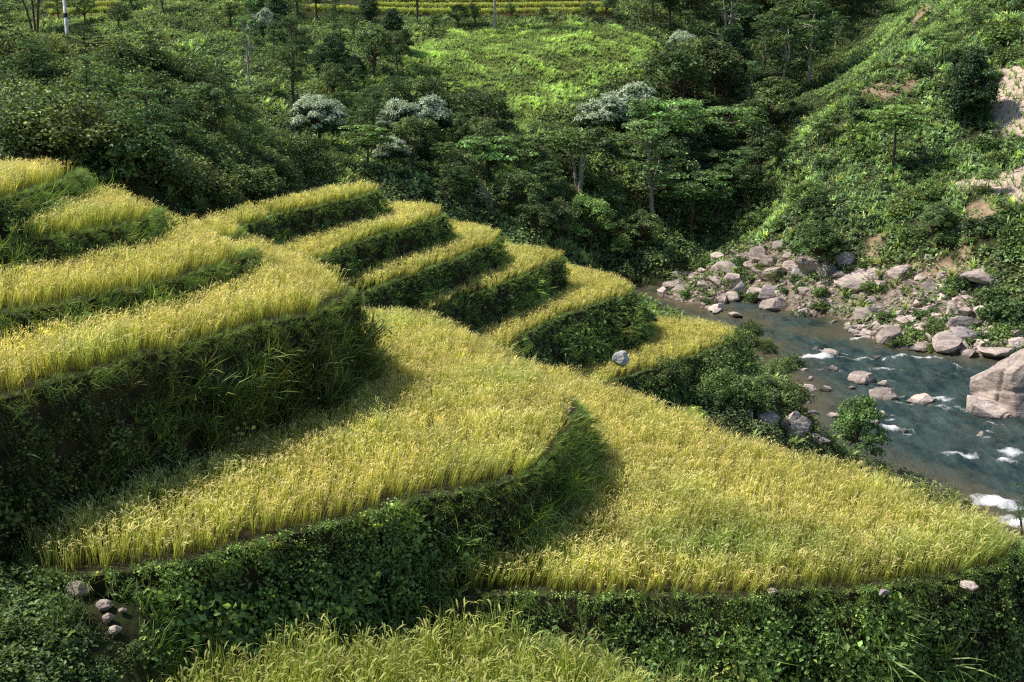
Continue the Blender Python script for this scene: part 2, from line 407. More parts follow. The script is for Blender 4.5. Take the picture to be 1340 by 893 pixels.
# knoll on the left
c_far((-150, 200, 33), (0, 195, 35), (100, 205, 36), (200, 248, 39), (270, 268, 42), (0, 120, 47), (120, 130, 50), (230, 170, 50), (330, 215, 52), (400, 245, 55),
      (0, 75, 60), (120, 80, 63), (220, 100, 64), (300, 150, 62), (370, 200, 62), (425, 238, 62), (-150, 80, 58), (-400, 60, 50), (-300, 180, 30))
c_w((-45, 80, -2.5), (-32, 82, -5), (-22, 76, -7.5), (-45, 100, -6), (-70, 90, -2), (-40, 115, -3.5))
# slope under the camera
c_w((0, 0, -1.9), (0, 8, -7), (-2, 12.5, -10.4), (-15, 0, 0), (-14, 10, -5), (-11, 15.5, -7.6), (15, 0, -6), (15, 10, -10), (25, 0, -10), far(100, 780, 16.9), far(142, 818, 16.9), far(60, 850, 16.2), far(15, 800, 16.9), far(60, 895, 15.6), far(178, 842, 16.8), far(120, 850, 16.3), (-1, 19.1, -10.3), (2.5, 19.3, -10.7), (-4.5, 18.3, -10.4), (8.3, 19.7, -12.2), (10.2, 21.3, -11.8), (12, 21.7, -11.5), (4.6, 20.6, -12), (6, 18, -12.2), (-30, 12, 1), (-25, 20, -5), (0, -10, 3))
for k, t in TERR.items():
    for p, n in list(zip(t['poly'], t['nrm']))[::14]:
        if k == 'D': continue
        q = np.array([p + n * (t['slope'] * t['drop'] * .6)])
        if any(t2['z'] >= t['z'] + .01 and inside(q, t2['poly'])[0] for t2 in TERR.values()): continue
        lower = [t2['z'] for t2 in TERR.values() if t2['z'] < t['z'] and inside(q, t2['poly'])[0]]
        if lower: ctrl.append((q[0, 0], q[0, 1], max(lower) - 1.0))
        elif k in ('B', 'R6', 'R5', 'A', 'R3', 'L4') and q[0, 1] > 20 and q[0, 0] > -4.5: ctrl.append((q[0, 0], q[0, 1], t['z'] - t['drop'] * .55))
C_ = np.array(ctrl, float)
keep = [0]
for i in range(1, len(C_)):
    if np.min(np.linalg.norm(C_[keep, :2] - C_[i, :2], axis=1)) > .7: keep.append(i)
C_ = C_[keep]

def tps_fit(C, lam=.4):
    n = len(C); r = np.linalg.norm(C[:, None, :2] - C[None, :, :2], axis=2)
    K = np.where(r > 0, r * r * np.log(r + 1e-9), 0) + lam * np.eye(n) * 5
    Pm = np.c_[np.ones(n), C[:, :2]]
    A = np.block([[K, Pm], [Pm.T, np.zeros((3, 3))]])
    return np.linalg.solve(A, np.r_[C[:, 2], 0, 0, 0])
Wt = tps_fit(C_)
def tps(x, y):
    x = np.asarray(x, float).ravel(); y = np.asarray(y, float).ravel(); out = np.empty(len(x))
    for s in range(0, len(x), 20000):
        xx, yy = x[s:s + 20000], y[s:s + 20000]
        r2 = (xx[:, None] - C_[:, 0]) ** 2 + (yy[:, None] - C_[:, 1]) ** 2
        out[s:s + 20000] = (.5 * r2 * np.log(r2 + 1e-12)) @ Wt[:-3] + Wt[-3] + Wt[-2] * xx + Wt[-1] * yy
    return out

STEP = .75
GX = np.arange(-120, 135 + STEP, STEP); GY = np.arange(-12, 285 + STEP, STEP)
gx, gy = np.meshgrid(GX, GY)
gz = tps(gx, gy).reshape(gx.shape)
amp = np.clip((gy - 60) / 50, .12, 1.0)
amp = amp * np.clip((182 - gy) / 14, .12, 1)
gz = gz + amp * ((fbm(gx / 9, gy / 9, 1) - .5) * 2.6 + (fbm(gx / 3, gy / 3, 2, 3) - .5) * .9)
RIVER = np.array([lvl(a, b, WATER_Z) for a, b in [(760, 376), (800, 374), (850, 384), (930, 405), (1000, 421), (1080, 433), (1160, 450), (1240, 463), (1300, 466), (1400, 480), (1560, 510), (1760, 900), (1600, 800), (1400, 720), (1290, 668), (1200, 630), (1095, 594), (1056, 572), (1052, 535), (1046, 500), (1000, 452), (930, 426), (860, 408), (800, 398), (760, 392)]])
rsd = sdist(np.stack([gx.ravel(), gy.ravel()], 1), RIVER).reshape(gx.shape) + (fbm(gx / 2.5, gy / 2.5, 7, 3) - .5) * 2.2
gz = np.where(rsd > -1.5, np.minimum(gz, WATER_Z + .15 - np.clip(rsd * .35, -.55, 1.4)), gz)
# little spur of earth at the left end of the curved bank
mq = np.array([far(100, 780, 16.9), far(142, 818, 16.8), far(60, 850, 16.2), far(60, 895, 15.6), far(180, 845, 16.7), far(15, 800, 16.9), far(120, 850, 16.3)])
pc = np.linalg.lstsq(np.c_[mq[:, :2], np.ones(len(mq))], mq[:, 2], rcond=None)[0]
mound = pc[0] * gx + pc[1] * gy + pc[2] - 1.5 * np.clip(gx + 5.7, 0, None) - 1.2 * np.clip(14.8 - gy, 0, None) + (fbm(gx * 1.1, gy * 1.1, 8) - .5) * .25
gz = np.where((gx > -13) & (gy < 17.7) & (gy > 11), np.maximum(gz, mound), gz)
flat = np.stack([gx.ravel(), gy.ravel()], 1)
hz = gz.ravel().copy(); hc = hz.copy()
near = (flat[:, 1] < 75) & (flat[:, 0] > -32) & (flat[:, 0] < 30)
idn = np.nonzero(near)[0]
capz = np.full(len(idn), -1e9); low = np.full(len(idn), 1e9)
for t in TERR.values():
    sd = sdist(flat[idn], t['poly']); ins = sd > np.where((flat[idn, 0] < -5.3) & (flat[idn, 1] < 18), -.02, -.4)
    low[ins] = np.minimum(low[ins], t['z'] - .35)
    ins2 = sd > 0; capz[ins2] = np.maximum(capz[ins2], t['z'])
hz[idn] = np.minimum(hz[idn], low); hc[idn] = np.where(capz > -1e8, capz, hz[idn])
gz = hz.reshape(gx.shape); gc = hc.reshape(gx.shape)

def bil(G, x, y):
    x = np.asarray(x, float); y = np.asarray(y, float)
    fx = np.clip((x - GX[0]) / STEP, 0, len(GX) - 1.001); fy = np.clip((y - GY[0]) / STEP, 0, len(GY) - 1.001)
    i = fx.astype(int); j = fy.astype(int); u = fx - i; v = fy - j
    return (G[j, i] * (1 - u) + G[j, i + 1] * u) * (1 - v) + (G[j + 1, i] * (1 - u) + G[j + 1, i + 1] * u) * v
def ground(x, y): return bil(gz, x, y)
def top(x, y): return bil(gc, x, y)
def normal(x, y, e=1.0):
    dx = (ground(x + e, y) - ground(x - e, y)) / (2 * e); dy = (ground(x, y + e) - ground(x, y - e)) / (2 * e)
    n = np.stack([-dx, -dy, np.ones_like(dx)], -1); return n / np.linalg.norm(n, axis=-1, keepdims=True)
def hit(px, py, start=12.0):
    d = ray(px, py); t = np.arange(start, 330, .25) / d[1]
    k = np.nonzero(d[2] * t < top(d[0] * t, d[1] * t))[0]
    return d * (t[k[0]] if len(k) else 200.0)
def visible(P, tol=.6, n=70):
    """which points are not hidden behind ground or terraces"""
    P = np.asarray(P, float); ok = np.ones(len(P), bool)
    for s in np.linspace(.1, .985, n):
        q = P * s
        ok &= q[:, 2] > top(q[:, 0], q[:, 1]) - tol * (s > .9)
    return ok

# ------------------------------------------------------------------ image-region lookups (survey polygons)
def region(P, pts):
    px, py = proj(P)
    px = px + (fbm(P[..., 0] * .35, P[..., 1] * .35, 15, 4) - .5) * 26; py = py + (fbm(P[..., 0] * .35, P[..., 1] * .35, 16, 4) - .5) * 16
    return inside(np.stack([px, py], 1), np.array(pts, float))
SHORE = [(850, 384), (900, 368), (925, 345), (960, 325), (1010, 318), (1050, 335), (1120, 345), (1180, 352), (1260, 348), (1300, 352), (1300, 380), (1320, 400), (1345, 430), (1320, 470), (1240, 466), (1160, 452), (1080, 434), (1000, 424), (930, 408)]
CORN = [[(1296, 92), (1360, 84), (1360, 190), (1322, 180), (1300, 160)], [(1240, 240), (1290, 228), (1360, 205), (1360, 262), (1335, 266), (1300, 250), (1262, 252)]]
BARE = [[(1246, 292), (1256, 284), (1262, 335), (1252, 338)], [(1262, 280), (1285, 258), (1310, 268), (1300, 295), (1275, 310)], [(1132, 312), (1150, 305), (1158, 330), (1140, 345), (1128, 335)],
        [(1120, 118), (1160, 108), (1205, 100), (1200, 118), (1165, 132), (1135, 130)], [(1190, 20), (1215, 0), (1225, 10), (1200, 28)], [(1180, 345), (1230, 335), (1270, 350), (1230, 372), (1190, 365)]]
MEADOW = [(520, 70), (600, 40), (720, 30), (800, 30), (860, 55), (890, 95), (880, 120), (800, 110), (740, 140), (700, 150), (690, 200), (720, 225), (690, 240), (640, 235), (640, 200), (690, 150), (600, 130), (540, 115)]

# ------------------------------------------------------------------ terrain sheet
tv = np.stack([gx.ravel(), gy.ravel(), gz.ravel()], 1)
ny, nx = gx.shape
ii = np.arange(ny * nx).reshape(ny, nx)
tq = np.stack([ii[:-1, :-1], ii[:-1, 1:], ii[1:, 1:], ii[1:, :-1]], -1).reshape(-1, 4)
tc_ = np.empty((len(tv), 3)); tc_[:] = (.045, .052, .02)
tc_ *= (.6 + .8 * fbm(tv[:, 0] / 5, tv[:, 1] / 5, 9))[:, None]
m_ = region(tv, SHORE) & (tv[:, 1] > 80); tc_[m_] = (.22, .18, .135)
for R in CORN:
    m_ = region(tv, R) & (tv[:, 1] > 80); tc_[m_] = (.52, .41, .33)
for R in BARE:
    m_ = region(tv, R) & (tv[:, 1] > 80); tc_[m_] = (.33, .24, .155)
m_ = region(tv, MEADOW) & (tv[:, 1] > 80); tc_[m_] = (.12, .14, .045)
m_ = tv[:, 2] < WATER_Z + .25; tc_[m_] = (.12, .095, .06)
m_ = (tv[:, 1] < 27) & (tv[:, 0] > 8); tc_[m_] = (.10, .07, .04)
link('terrain', mk_mesh('terrain', tv, [tq], tc_, True, M_EARTH), label='steep green valley sides falling to a rocky river', kind='structure')

# ------------------------------------------------------------------ rice terraces
def wall_points(t, step, seg=None):
    pass

def build_terrace(key, t):
    poly, nrm, z, drop, sl = t['poly'], t['nrm'], t['z'], t['drop'], t['slope']
    n = len(poly)
    root = bpy.data.objects.new('rice_terrace', None); COL.objects.link(root)
    c0 = poly.mean(0); root.location = (0, 0, 0)
    tag(root, t['label'], 'rice terrace', 'stepped rice terraces on the hillside')
    # tread + bank of earth
    from mathutils.geometry import tessellate_polygon
    tri = tessellate_polygon([[Vector((p[0], p[1], 0)) for p in poly]])
    V = [np.c_[poly, np.full(n, z)]]; Q = []
    rows = 6; base = 0
    for r in range(1, rows + 1):
        u = r / rows
        jit = (fbm(poly[:, 0] * 1.1 + r * .7, poly[:, 1] * 1.1 + r * 1.3, 21, 3) - .5) * .5 * math.sin(u * 3.0)
        off = sl * drop * u + jit
        V.append(np.c_[poly + nrm * off[:, None], np.full(n, z - drop * u)])
        a = np.arange(n); b = (a + 1) % n
        Q.append(np.stack([a + base, a + base + n, b + base + n, b + base], 1)); base += n
    tri = np.array([list(x) for x in tri]); 
    link('soil_step', mk_mesh('soil_step', np.concatenate(V), [tri, np.concatenate(Q)], None, False, M_SOIL), root)
    t['root'] = root
for k, t in TERR.items(): build_terrace(k, t)

# ------------------------------------------------------------------ rice and bank plants: templates
def blade_curve(length, lean0, lean1, az, n, b=(0, 0, 0)):
    P = [np.array(b, float)]
    for i in range(n):
        a = lean0 + (lean1 - lean0) * ((i + .5) / n) ** 1.6
        P.append(P[-1] + length / n * np.array([math.sin(a) * math.cos(az), math.sin(a) * math.sin(az), math.cos(a)]))
    return np.array(P)
def blade(tp, length, lean0, lean1, az, w, n, c0, c1, b=(0, 0, 0), wbase=.7):
    P = blade_curve(length, lean0, lean1, az, n, b)
    s = np.array([-math.sin(az), math.cos(az), 0])
    V, C = [], []
    for i in range(n):
        k = w * (wbase if i == 0 else 1.0) * (1 - .35 * i / n) * .5
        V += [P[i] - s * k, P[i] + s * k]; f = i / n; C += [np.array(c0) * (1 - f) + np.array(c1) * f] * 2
    V.append(P[n]); C.append(c1)
    q = [[2 * i, 2 * i + 1, 2 * i + 3, 2 * i + 2] for i in range(n - 1)]
    tp.add(V, q, [[2 * n - 2, 2 * n - 1, 2 * n]], C)

def rice_clump(r, nb, npan, wid, gold):
    tp = T()
    for i in range(nb):
        g = r.random()
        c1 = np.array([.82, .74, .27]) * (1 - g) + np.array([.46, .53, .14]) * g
        c0 = np.array([.17, .20, .035])  # olive stem base, darkened to put shade between clumps into the colour
        L = r.uniform(.62, .95)
        a = r.random() * 6.28; b = (r.normal() * .05, r.normal() * .05, 0)
        blade(tp, L, r.uniform(.02, .22), r.uniform(.1, .75), a, wid * r.uniform(.8, 1.2), 3, c0, c1, b)
    for i in range(3):
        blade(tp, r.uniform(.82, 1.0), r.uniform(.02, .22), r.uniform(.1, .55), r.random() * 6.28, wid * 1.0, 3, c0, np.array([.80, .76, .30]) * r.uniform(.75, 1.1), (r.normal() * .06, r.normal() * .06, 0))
    for i in range(npan):
        a = r.random() * 6.28; L = r.uniform(.62, .8); st = blade_curve(L, .05, r.uniform(.3, .6), a, 2, (r.normal() * .04, r.normal() * .04, 0))
        gc_ = np.array([.82, .67, .33]) * r.uniform(.7, 1.1) if r.random() < gold else np.array([.76, .72, .27])
        # drooping head of grain
        h = blade_curve(r.uniform(.15, .23), r.uniform(.4, .9), r.uniform(1.4, 2.6), a, 3, st[-1])
        s = np.array([-math.sin(a), math.cos(a), 0]); wd = wid * 1.1
        V = [h[0], h[1] - s * wd * .55, h[1] + s * wd * .55, h[2] - s * wd * .7, h[2] + s * wd * .7, h[3]]
        tp.add(V, [[1, 2, 4, 3]], [[0, 2, 1], [3, 4, 5]], gc_)
    return tp.done()
r_ = np.random.default_rng(5)
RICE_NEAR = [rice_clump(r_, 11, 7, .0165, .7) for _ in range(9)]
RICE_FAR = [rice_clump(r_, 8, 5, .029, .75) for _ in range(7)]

def grass_tuft(r, n, lo, hi, wid, c0, c1, droop=(.7, 1.9)):
    tp = T()
    for i in range(n):
        a = r.random() * 6.28; k = r.uniform(.6, 1.25)
        blade(tp, r.uniform(lo, hi), r.uniform(.05, .5), r.uniform(*droop), a, wid * r.uniform(.7, 1.3), 3, np.array(c0), np.array(c1) * k, (r.normal() * .05, r.normal() * .05, 0))
    return tp.done()
G0, G1 = (.035, .06, .012), (.12, .19, .03)
GRASS_N = [grass_tuft(r_, 12, .25, .6, .014, G0, G1) for _ in range(6)]
GRASS_F = [grass_tuft(r_, 9, .25, .6, .03, G0, G1) for _ in range(6)]

def weed(r, n, size, rad, h, c=(.075, .13, .028), asp=.62):
    tp = T()
    d = r.normal(size=(n, 3)); d[:, 2] = np.abs(d[:, 2]); d /= np.linalg.norm(d, axis=1, keepdims=True)
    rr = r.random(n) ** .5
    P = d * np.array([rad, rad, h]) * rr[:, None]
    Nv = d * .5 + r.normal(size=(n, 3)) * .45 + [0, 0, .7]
    C = np.array(c) * r.uniform(.55, 1.5, n)[:, None] * (0.55 + .6 * rr)[:, None]  # darker toward the clump's middle: inner shade put into the leaf colour
    y = r.random(n) < .1; C[y] = C[y] * [1.9, 1.6, 1.0]
    leaves(tp, P, Nv, size * r.uniform(.6, 1.35, n), C, asp, r)
    return tp.done()
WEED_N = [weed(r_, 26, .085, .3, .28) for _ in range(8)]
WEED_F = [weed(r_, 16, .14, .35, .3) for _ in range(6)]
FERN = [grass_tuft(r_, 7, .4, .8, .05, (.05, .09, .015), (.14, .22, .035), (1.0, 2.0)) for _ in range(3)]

def higher_sd(P, z):
    """distance to the nearest terrace standing above level z (+ = clear of it)"""
    best = np.full(len(P), 1e9)
    for t in TERR.values():
        if t['z'] > z + .01:
            best = np.minimum(best, -sdist(P, t['poly']) - t['slope'] * (t['z'] - z))
    return best

def in_view(P, m=60):
    px, py = proj(P); return (px > -m * 2) & (px < W_ + m * 2) & (py > -m) & (py < H_ + m * 2) & (P[:, 1] > 5)
W_, H_ = 1340, 893

def plant_rice(key, t):
    poly, z = t['poly'], t['z']
    lo, hi = poly.min(0), poly.max(0)
    dist = np.hypot(*(poly.mean(0))); sp = .18 if dist < 33 else .19
    if key in ('R3', 'R5', 'R6'): sp = .19
    xs = np.arange(lo[0], hi[0], sp); ys = np.arange(lo[1], hi[1], sp)
    X, Y = np.meshgrid(xs, ys); P = np.stack([X.ravel(), Y.ravel()], 1) + rng.normal(size=(X.size, 2)) * sp * .24
    P = P[in_view(np.c_[P, np.full(len(P), z + .4)])]
    edge = .16
    P = P[sdist(P, poly) > edge + (fbm(P[:, 0] * .8, P[:, 1] * .8, 31, 2) - .5) * .35]
    P = P[higher_sd(P, z) > .1 + (fbm(P[:, 0] * .9, P[:, 1] * .9, 37, 2) - .4) * .3]
    if key in ('L1', 'L2', 'L3', 'R1'):
        P = P[ground(P[:, 0], P[:, 1]) < z + .2]
    far_ = P[:, 1] > 37
    n = len(P)
    big = fbm(P[:, 0] * .28, P[:, 1] * .28, 41, 3); sm = fbm(P[:, 0] * 1.4, P[:, 1] * 1.4, 43, 2)
    hgt = .66 + .2 * (sm - .5) + .25 * (big - .5) + rng.normal(size=n) * .075
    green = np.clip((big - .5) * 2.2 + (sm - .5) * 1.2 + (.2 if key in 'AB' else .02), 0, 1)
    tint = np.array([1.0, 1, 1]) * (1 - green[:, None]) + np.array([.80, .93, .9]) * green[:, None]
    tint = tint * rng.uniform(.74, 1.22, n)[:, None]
    hgt = np.where(P[:, 1] > 37, hgt * .84, hgt)
    if key == 'B':          # a greener, darker patch near the front edge
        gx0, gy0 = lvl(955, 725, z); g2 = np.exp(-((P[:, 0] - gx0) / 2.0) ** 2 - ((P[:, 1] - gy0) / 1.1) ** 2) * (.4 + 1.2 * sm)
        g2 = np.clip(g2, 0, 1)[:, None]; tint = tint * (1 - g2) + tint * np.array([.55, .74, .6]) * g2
    if key == 'D': tint = tint * np.array([.60, .72, .54]); hgt = hgt * (1.1 + .5 * (rng.random(n) < .25))  # greener crop, with the front plot's shade put into its tint
    if key == 'B': hgt = hgt * 1.04
    # lodged and leaning plants
    lean = np.stack([(fbm(P[:, 0] * .5, P[:, 1] * .5, 51) - .5) * .5 + .08, (fbm(P[:, 0] * .5, P[:, 1] * .5, 53) - .5) * .5, np.ones(n)], 1) + rng.normal(size=(n, 3)) * [.1, .1, 0]
    # plants on the rim lean out over the bank
    sd_e = sdist(P, poly); rim = np.nonzero(sd_e < .5)[0]
    for s0 in range(0, len(rim), 400):
        q = rim[s0:s0 + 400]; j = np.argmin(((P[q][:, None] - poly[None]) ** 2).sum(2), 1)
        lean[q, :2] += t['nrm'][j] * (rng.uniform(.05, .4, len(q)) * (1 - sd_e[q] / .6))[:, None]; hgt[q] *= rng.uniform(.78, 1.0, len(q))
    P3 = np.c_[P, np.full(n, z - .02)]
    pick = rng.integers(0, 7, n) + np.where(far_, 9, 0)
    pick = np.where(~far_, rng.integers(0, 9, n), pick)
    S = np.stack([hgt * 1.05, hgt * 1.05, hgt], 1)
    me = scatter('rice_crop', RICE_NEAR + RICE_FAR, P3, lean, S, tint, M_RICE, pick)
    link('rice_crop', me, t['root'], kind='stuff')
    return n

def plant_bank(key, t):
    poly, nrm, z, drop, sl = t['poly'], t['nrm'], t['z'], t['drop'], t['slope']
    n = len(poly); mode = t['bank']
    mid = np.c_[poly, np.full(n, z - .5)]
    face = (nrm * -poly).sum(1) / np.linalg.norm(poly, axis=1)          # towards the viewer's side
    ok = in_view(mid, 120) & (face > -.45)
    hs = higher_sd(poly, z); ok &= hs > -.3
    idx = np.nonzero(ok)[0]
    if not len(idx): return
    per = {'grass': 52, 'dark': 62, 'mixed': 92, 'weed': 80, 'shrub': 44}[mode]
    m = int(len(idx) * .3 * per * drop / 1.6)
    k = rng.choice(idx, m); u = rng.random(m) ** 1.15
    # the top strip is a turf edge of its own
    lipm = rng.random(m) < .1; u[lipm] = -rng.random(lipm.sum()) * .05
    j = rng.uniform(-.5, .5, m)[:, None] * .35
    tan = np.stack([-nrm[k][:, 1], nrm[k][:, 0]], 1)
    jit = (fbm(poly[k][:, 0] * 1.1 + 4.2 * u, poly[k][:, 1] * 1.1 + 7.8 * u, 21, 3) - .5) * .5 * np.sin(np.clip(u, 0, 1) * 3)
    off = np.where(u > 0, sl * drop * u + jit, u * 2.6) + .06
    P = np.c_[poly[k] + tan * j + nrm[k] * off[:, None], z - drop * np.clip(u, 0, 1)]
    # keep what stands clear of the ground and the lower terrace
    g = ground(P[:, 0], P[:, 1]); low = np.full(m, -1e9)
    for t2 in TERR.values():
        if t2['z'] < z - .01:
            ins = inside(P[:, :2], t2['poly']); low[ins] = np.maximum(low[ins], t2['z'])
    if key == 'A': pxx, _ = proj(P); u[(pxx < 160) & (u > .05)] = 9
    keep = (u < 2) & (P[:, 2] > np.maximum(low, np.where(low > -1e8, -1e9, g - .2)) - .05)
    P, k, u = P[keep], k[keep], u[keep]; m = len(P)
    bul = np.clip(fbm(P[:, 0] * .55 + 9, P[:, 1] * .55, 63, 3) - .42, 0, 1) * (1.6 if key != 'A' else .8) * np.sin(np.clip(u, 0, 1) * 2.6)
    P[:, :2] += nrm[k] * (bul * rng.random(m))[:, None]
    up = np.array([0, 0, 1.0])
    N = np.c_[nrm[k], np.zeros(m)] * np.where(u > 0, .95, .3)[:, None] + up * np.where(u > 0, .02 + .6 * np.clip(u, 0, 1), .5)[:, None] + rng.normal(size=(m, 3)) * .22
    if mode == 'dark': N = np.c_[nrm[k], np.zeros(m)] * .5 + up * (.15 + 1.0 * np.clip(u * 2, 0, .8))[:, None] + rng.normal(size=(m, 3)) * .25
    nearp = P[:, 1] < 36
    patch = fbm(P[:, 0] * .45 + P[:, 2] * .3, P[:, 1] * .45, 61, 3)
    wprob = {'grass': .12, 'dark': .28, 'mixed': .62, 'weed': .85, 'shrub': .45}[mode]
    if mode == 'mixed':   # grassy towards the nose, leafy at the left
        px, _ = proj(P); wprob = np.clip(.95 - (px - 420) / 360, .18, .92)
    isw = (patch + rng.normal(size=m) * .16) < (wprob if np.ndim(wprob) else .5 + (wprob - .5) * .55)
    pick = np.where(isw, np.where(nearp, rng.integers(12, 20, m), rng.integers(20, 26, m)), np.where(nearp, rng.integers(0, 6, m), rng.integers(6, 12, m)))
    S = np.clip(rng.lognormal(-.08, .35, m), .5, 1.9) * (.6 + .8 * patch); S *= np.clip(.35 + u * 1.8, .35, 1)
    tint = np.ones((m, 3)) * (rng.uniform(.6, 1.25, m) * (.55 + .9 * patch))[:, None]
    farp = P[:, 1] > 37; S[farp] *= .66; S[farp & ~(u > 0)] *= .75
    if mode == 'dark': tint *= np.array([.8, .74, .6]); dry = rng.random(m) < .12; tint[dry] *= [2.2, 1.5, 1.3]; S *= np.where(u > .12, 1.0, .5)  # tall bank: its shade put into a browner grass tint, some blades dry
    if mode == 'grass': tint *= np.array([.95, 1.05, .9])
    dry = rng.random(m) < .04; tint[dry] *= [2.2, 1.5, 1.4]
    if mode == 'shrub': S *= 1.5
    top_ = ~(u > 0); tint[top_] *= [1.5, 1.45, 1.2]  # lip tufts brightened: the sunlit bank edge put into their tint
    # long grass hanging over the lip
    q = rng.choice(idx, int(len(idx) * .3 * (26 if mode in ('grass', 'dark') else 15))); w_ = rng.uniform(-.06, .3, len(q))
    tg = np.stack([-nrm[q][:, 1], nrm[q][:, 0]], 1) * rng.uniform(-.2, .2, len(q))[:, None]
    Pl = np.c_[poly[q] + tg + nrm[q] * (np.where(w_ > 0, sl * w_ + .05, w_))[:, None], z - np.clip(w_, 0, 1)]
    Nl = np.c_[nrm[q], np.zeros(len(q))] * 1.0 + up * .05 + rng.normal(size=(len(q), 3)) * .2
    farl = Pl[:, 1] > 36
    Sl = rng.uniform(.28, .62, len(q)) * np.where(farl, .62, 1)
    tl = np.ones((len(q), 3)) * rng.uniform(.7, 1.3, len(q))[:, None]; dry = rng.random(len(q)) < .15; tl[dry] *= [2.3, 1.6, 1.5]
    q2 = rng.choice(idx, int(len(idx) * .3 * 22)); w2 = rng.uniform(-.16, .04, len(q2))
    P2 = np.c_[poly[q2] + np.stack([-nrm[q2][:, 1], nrm[q2][:, 0]], 1) * rng.uniform(-.2, .2, len(q2))[:, None] + nrm[q2] * w2[:, None], np.full(len(q2), z)]
    Pl = np.concatenate([Pl, P2]); Nl = np.concatenate([Nl, np.c_[nrm[q2] * .3, np.full(len(q2), .9)] + rng.normal(size=(len(q2), 3)) * .25])
    Sl = np.concatenate([Sl, rng.uniform(.18, .42, len(q2))]); farl = Pl[:, 1] > 36
    tl = np.concatenate([tl, np.ones((len(q2), 3)) * rng.uniform(.8, 1.5, len(q2))[:, None]])
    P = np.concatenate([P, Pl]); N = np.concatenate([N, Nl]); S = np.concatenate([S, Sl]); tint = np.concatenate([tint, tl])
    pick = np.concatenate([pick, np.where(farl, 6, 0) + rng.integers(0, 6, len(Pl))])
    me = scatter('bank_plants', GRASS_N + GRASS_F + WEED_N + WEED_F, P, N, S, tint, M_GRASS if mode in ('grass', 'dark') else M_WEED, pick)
    if me: link('bank_plants', me, t['root'], kind='stuff')
    return m

for k, t in TERR.items():
    a = plant_rice(k, t); b = plant_bank(k, t)
    print('terrace', k, a, b)

# ------------------------------------------------------------------ river
wx = np.arange(-14, 95, .33); wy = np.arange(34, 128, .33)
WX, WY = np.meshgrid(wx, wy)
# flow runs from the far left to the near right
fl = np.array([.62, -.78]); al = WX * fl[0] + WY * fl[1]; ac = -WX * fl[1] + WY * fl[0]
FOAM = [(1123, 444, 19, 4, .9), (1175, 453, 13, 4, .9), (1068, 467, 26, 5, 1.0), (1125, 471, 24, 4, .8), (1155, 486, 28, 5, .75), (1200, 471, 36, 4, 1.0), (1268, 486, 12, 4, .7), (1250, 480, 6, 4, .8),
        (1237, 526, 13, 4, 1.0), (1184, 530, 10, 4, .6), (1262, 537, 9, 9, .8), (1072, 487, 11, 4, .8), (1165, 563, 15, 4, .95), (1292, 567, 10, 3, .8), (1250, 597, 21, 6, 1.1), (1322, 593, 20, 5, 1.1),
        (1322, 610, 15, 5, .9), (1205, 614, 18, 4, .5), (1300, 660, 40, 13, 1.0), (1360, 690, 40, 14, 1.0), (1245, 640, 20, 5, .4), (1090, 500, 14, 4, .4), (950, 410, 16, 3, .6), (915, 400, 14, 3, .5), (1290, 520, 10, 6, .5), (1310, 500, 16, 5, .4), (1240, 548, 20, 4, .3), (1110, 556, 10, 3, .3), (1380, 560, 26, 6, .8), (1420, 610, 30, 8, .8)]
foam = np.zeros_like(WX)
for px, py, rx, ry, k in FOAM:
    x, y = lvl(px, py, WATER_Z); sc = math.hypot(x, y) / FOC
    sx, sy = rx * sc * 1.25, max(.3, ry * sc / .27 * .62)
    foam = np.maximum(foam, k * np.exp(-((((WX - x) + (WY - y) * .35) / sx) ** 2 + ((WY - y + .9 * (fbm(WX * .5, WY * .5, 83, 3) - .5) * 2) / sy) ** 2)))
turb = np.clip(fbm(WX / 9, WY / 9, 71) * 1.6 - .4, .15, 1)
wz = (fbm(al * .45, ac * .9, 73, 4) - .5) * .8 * turb + (fbm(al * 1.3, ac * 2.4, 77, 3) - .5) * .42
wz += (fbm(WX * .55 + WY * .2, WY * 1.9, 75, 3) - .5) * .34
wz += foam * (.16 + .42 * (fbm(WX * 1.6, WY * 1.6, 79, 3) - .3))
streak = fbm(al * .22, ac * 1.1, 81, 4)
foam = foam * (.35 + 1.1 * fbm(WX * 1.1 + WY * .4, WY * 2.6, 87, 3))
foam = np.clip(foam + .55 * np.clip(streak - .51, 0, 1), 0, 1.2)
for px, py, r in [(1130, 499, 22), (1155, 521, 20), (1205, 526, 21), (1090, 484, 8), (1088, 464, 13), (1067, 458, 9), (1153, 546, 11), (1283, 573, 6), (1146, 468, 8), (1178, 563, 9), (1272, 545, 20), (1270, 520, 14)]:
    x, y = lvl(px, py, WATER_Z); rr = r * math.hypot(x, y) / FOC
    u = (WX - x) * .9 + (WY - y) * -.43; v = (WX - x) * .43 + (WY - y) * .9
    foam = np.maximum(foam, .75 * np.exp(-((np.abs(v) - rr * .75) / .35) ** 2) * np.clip(1 - np.abs(u - rr * 1.2) / (rr * 2.6), 0, 1))
depth = np.clip((WATER_Z - bil(gz, WX, WY)) / 1.2, 0, 1)
wv = np.stack([WX.ravel(), WY.ravel(), (WATER_Z + wz).ravel()], 1)
a_, b_ = WX.shape; ii = np.arange(a_ * b_).reshape(a_, b_)
wq = np.stack([ii[:-1, :-1], ii[:-1, 1:], ii[1:, 1:], ii[1:, :-1]], -1).reshape(-1, 4)
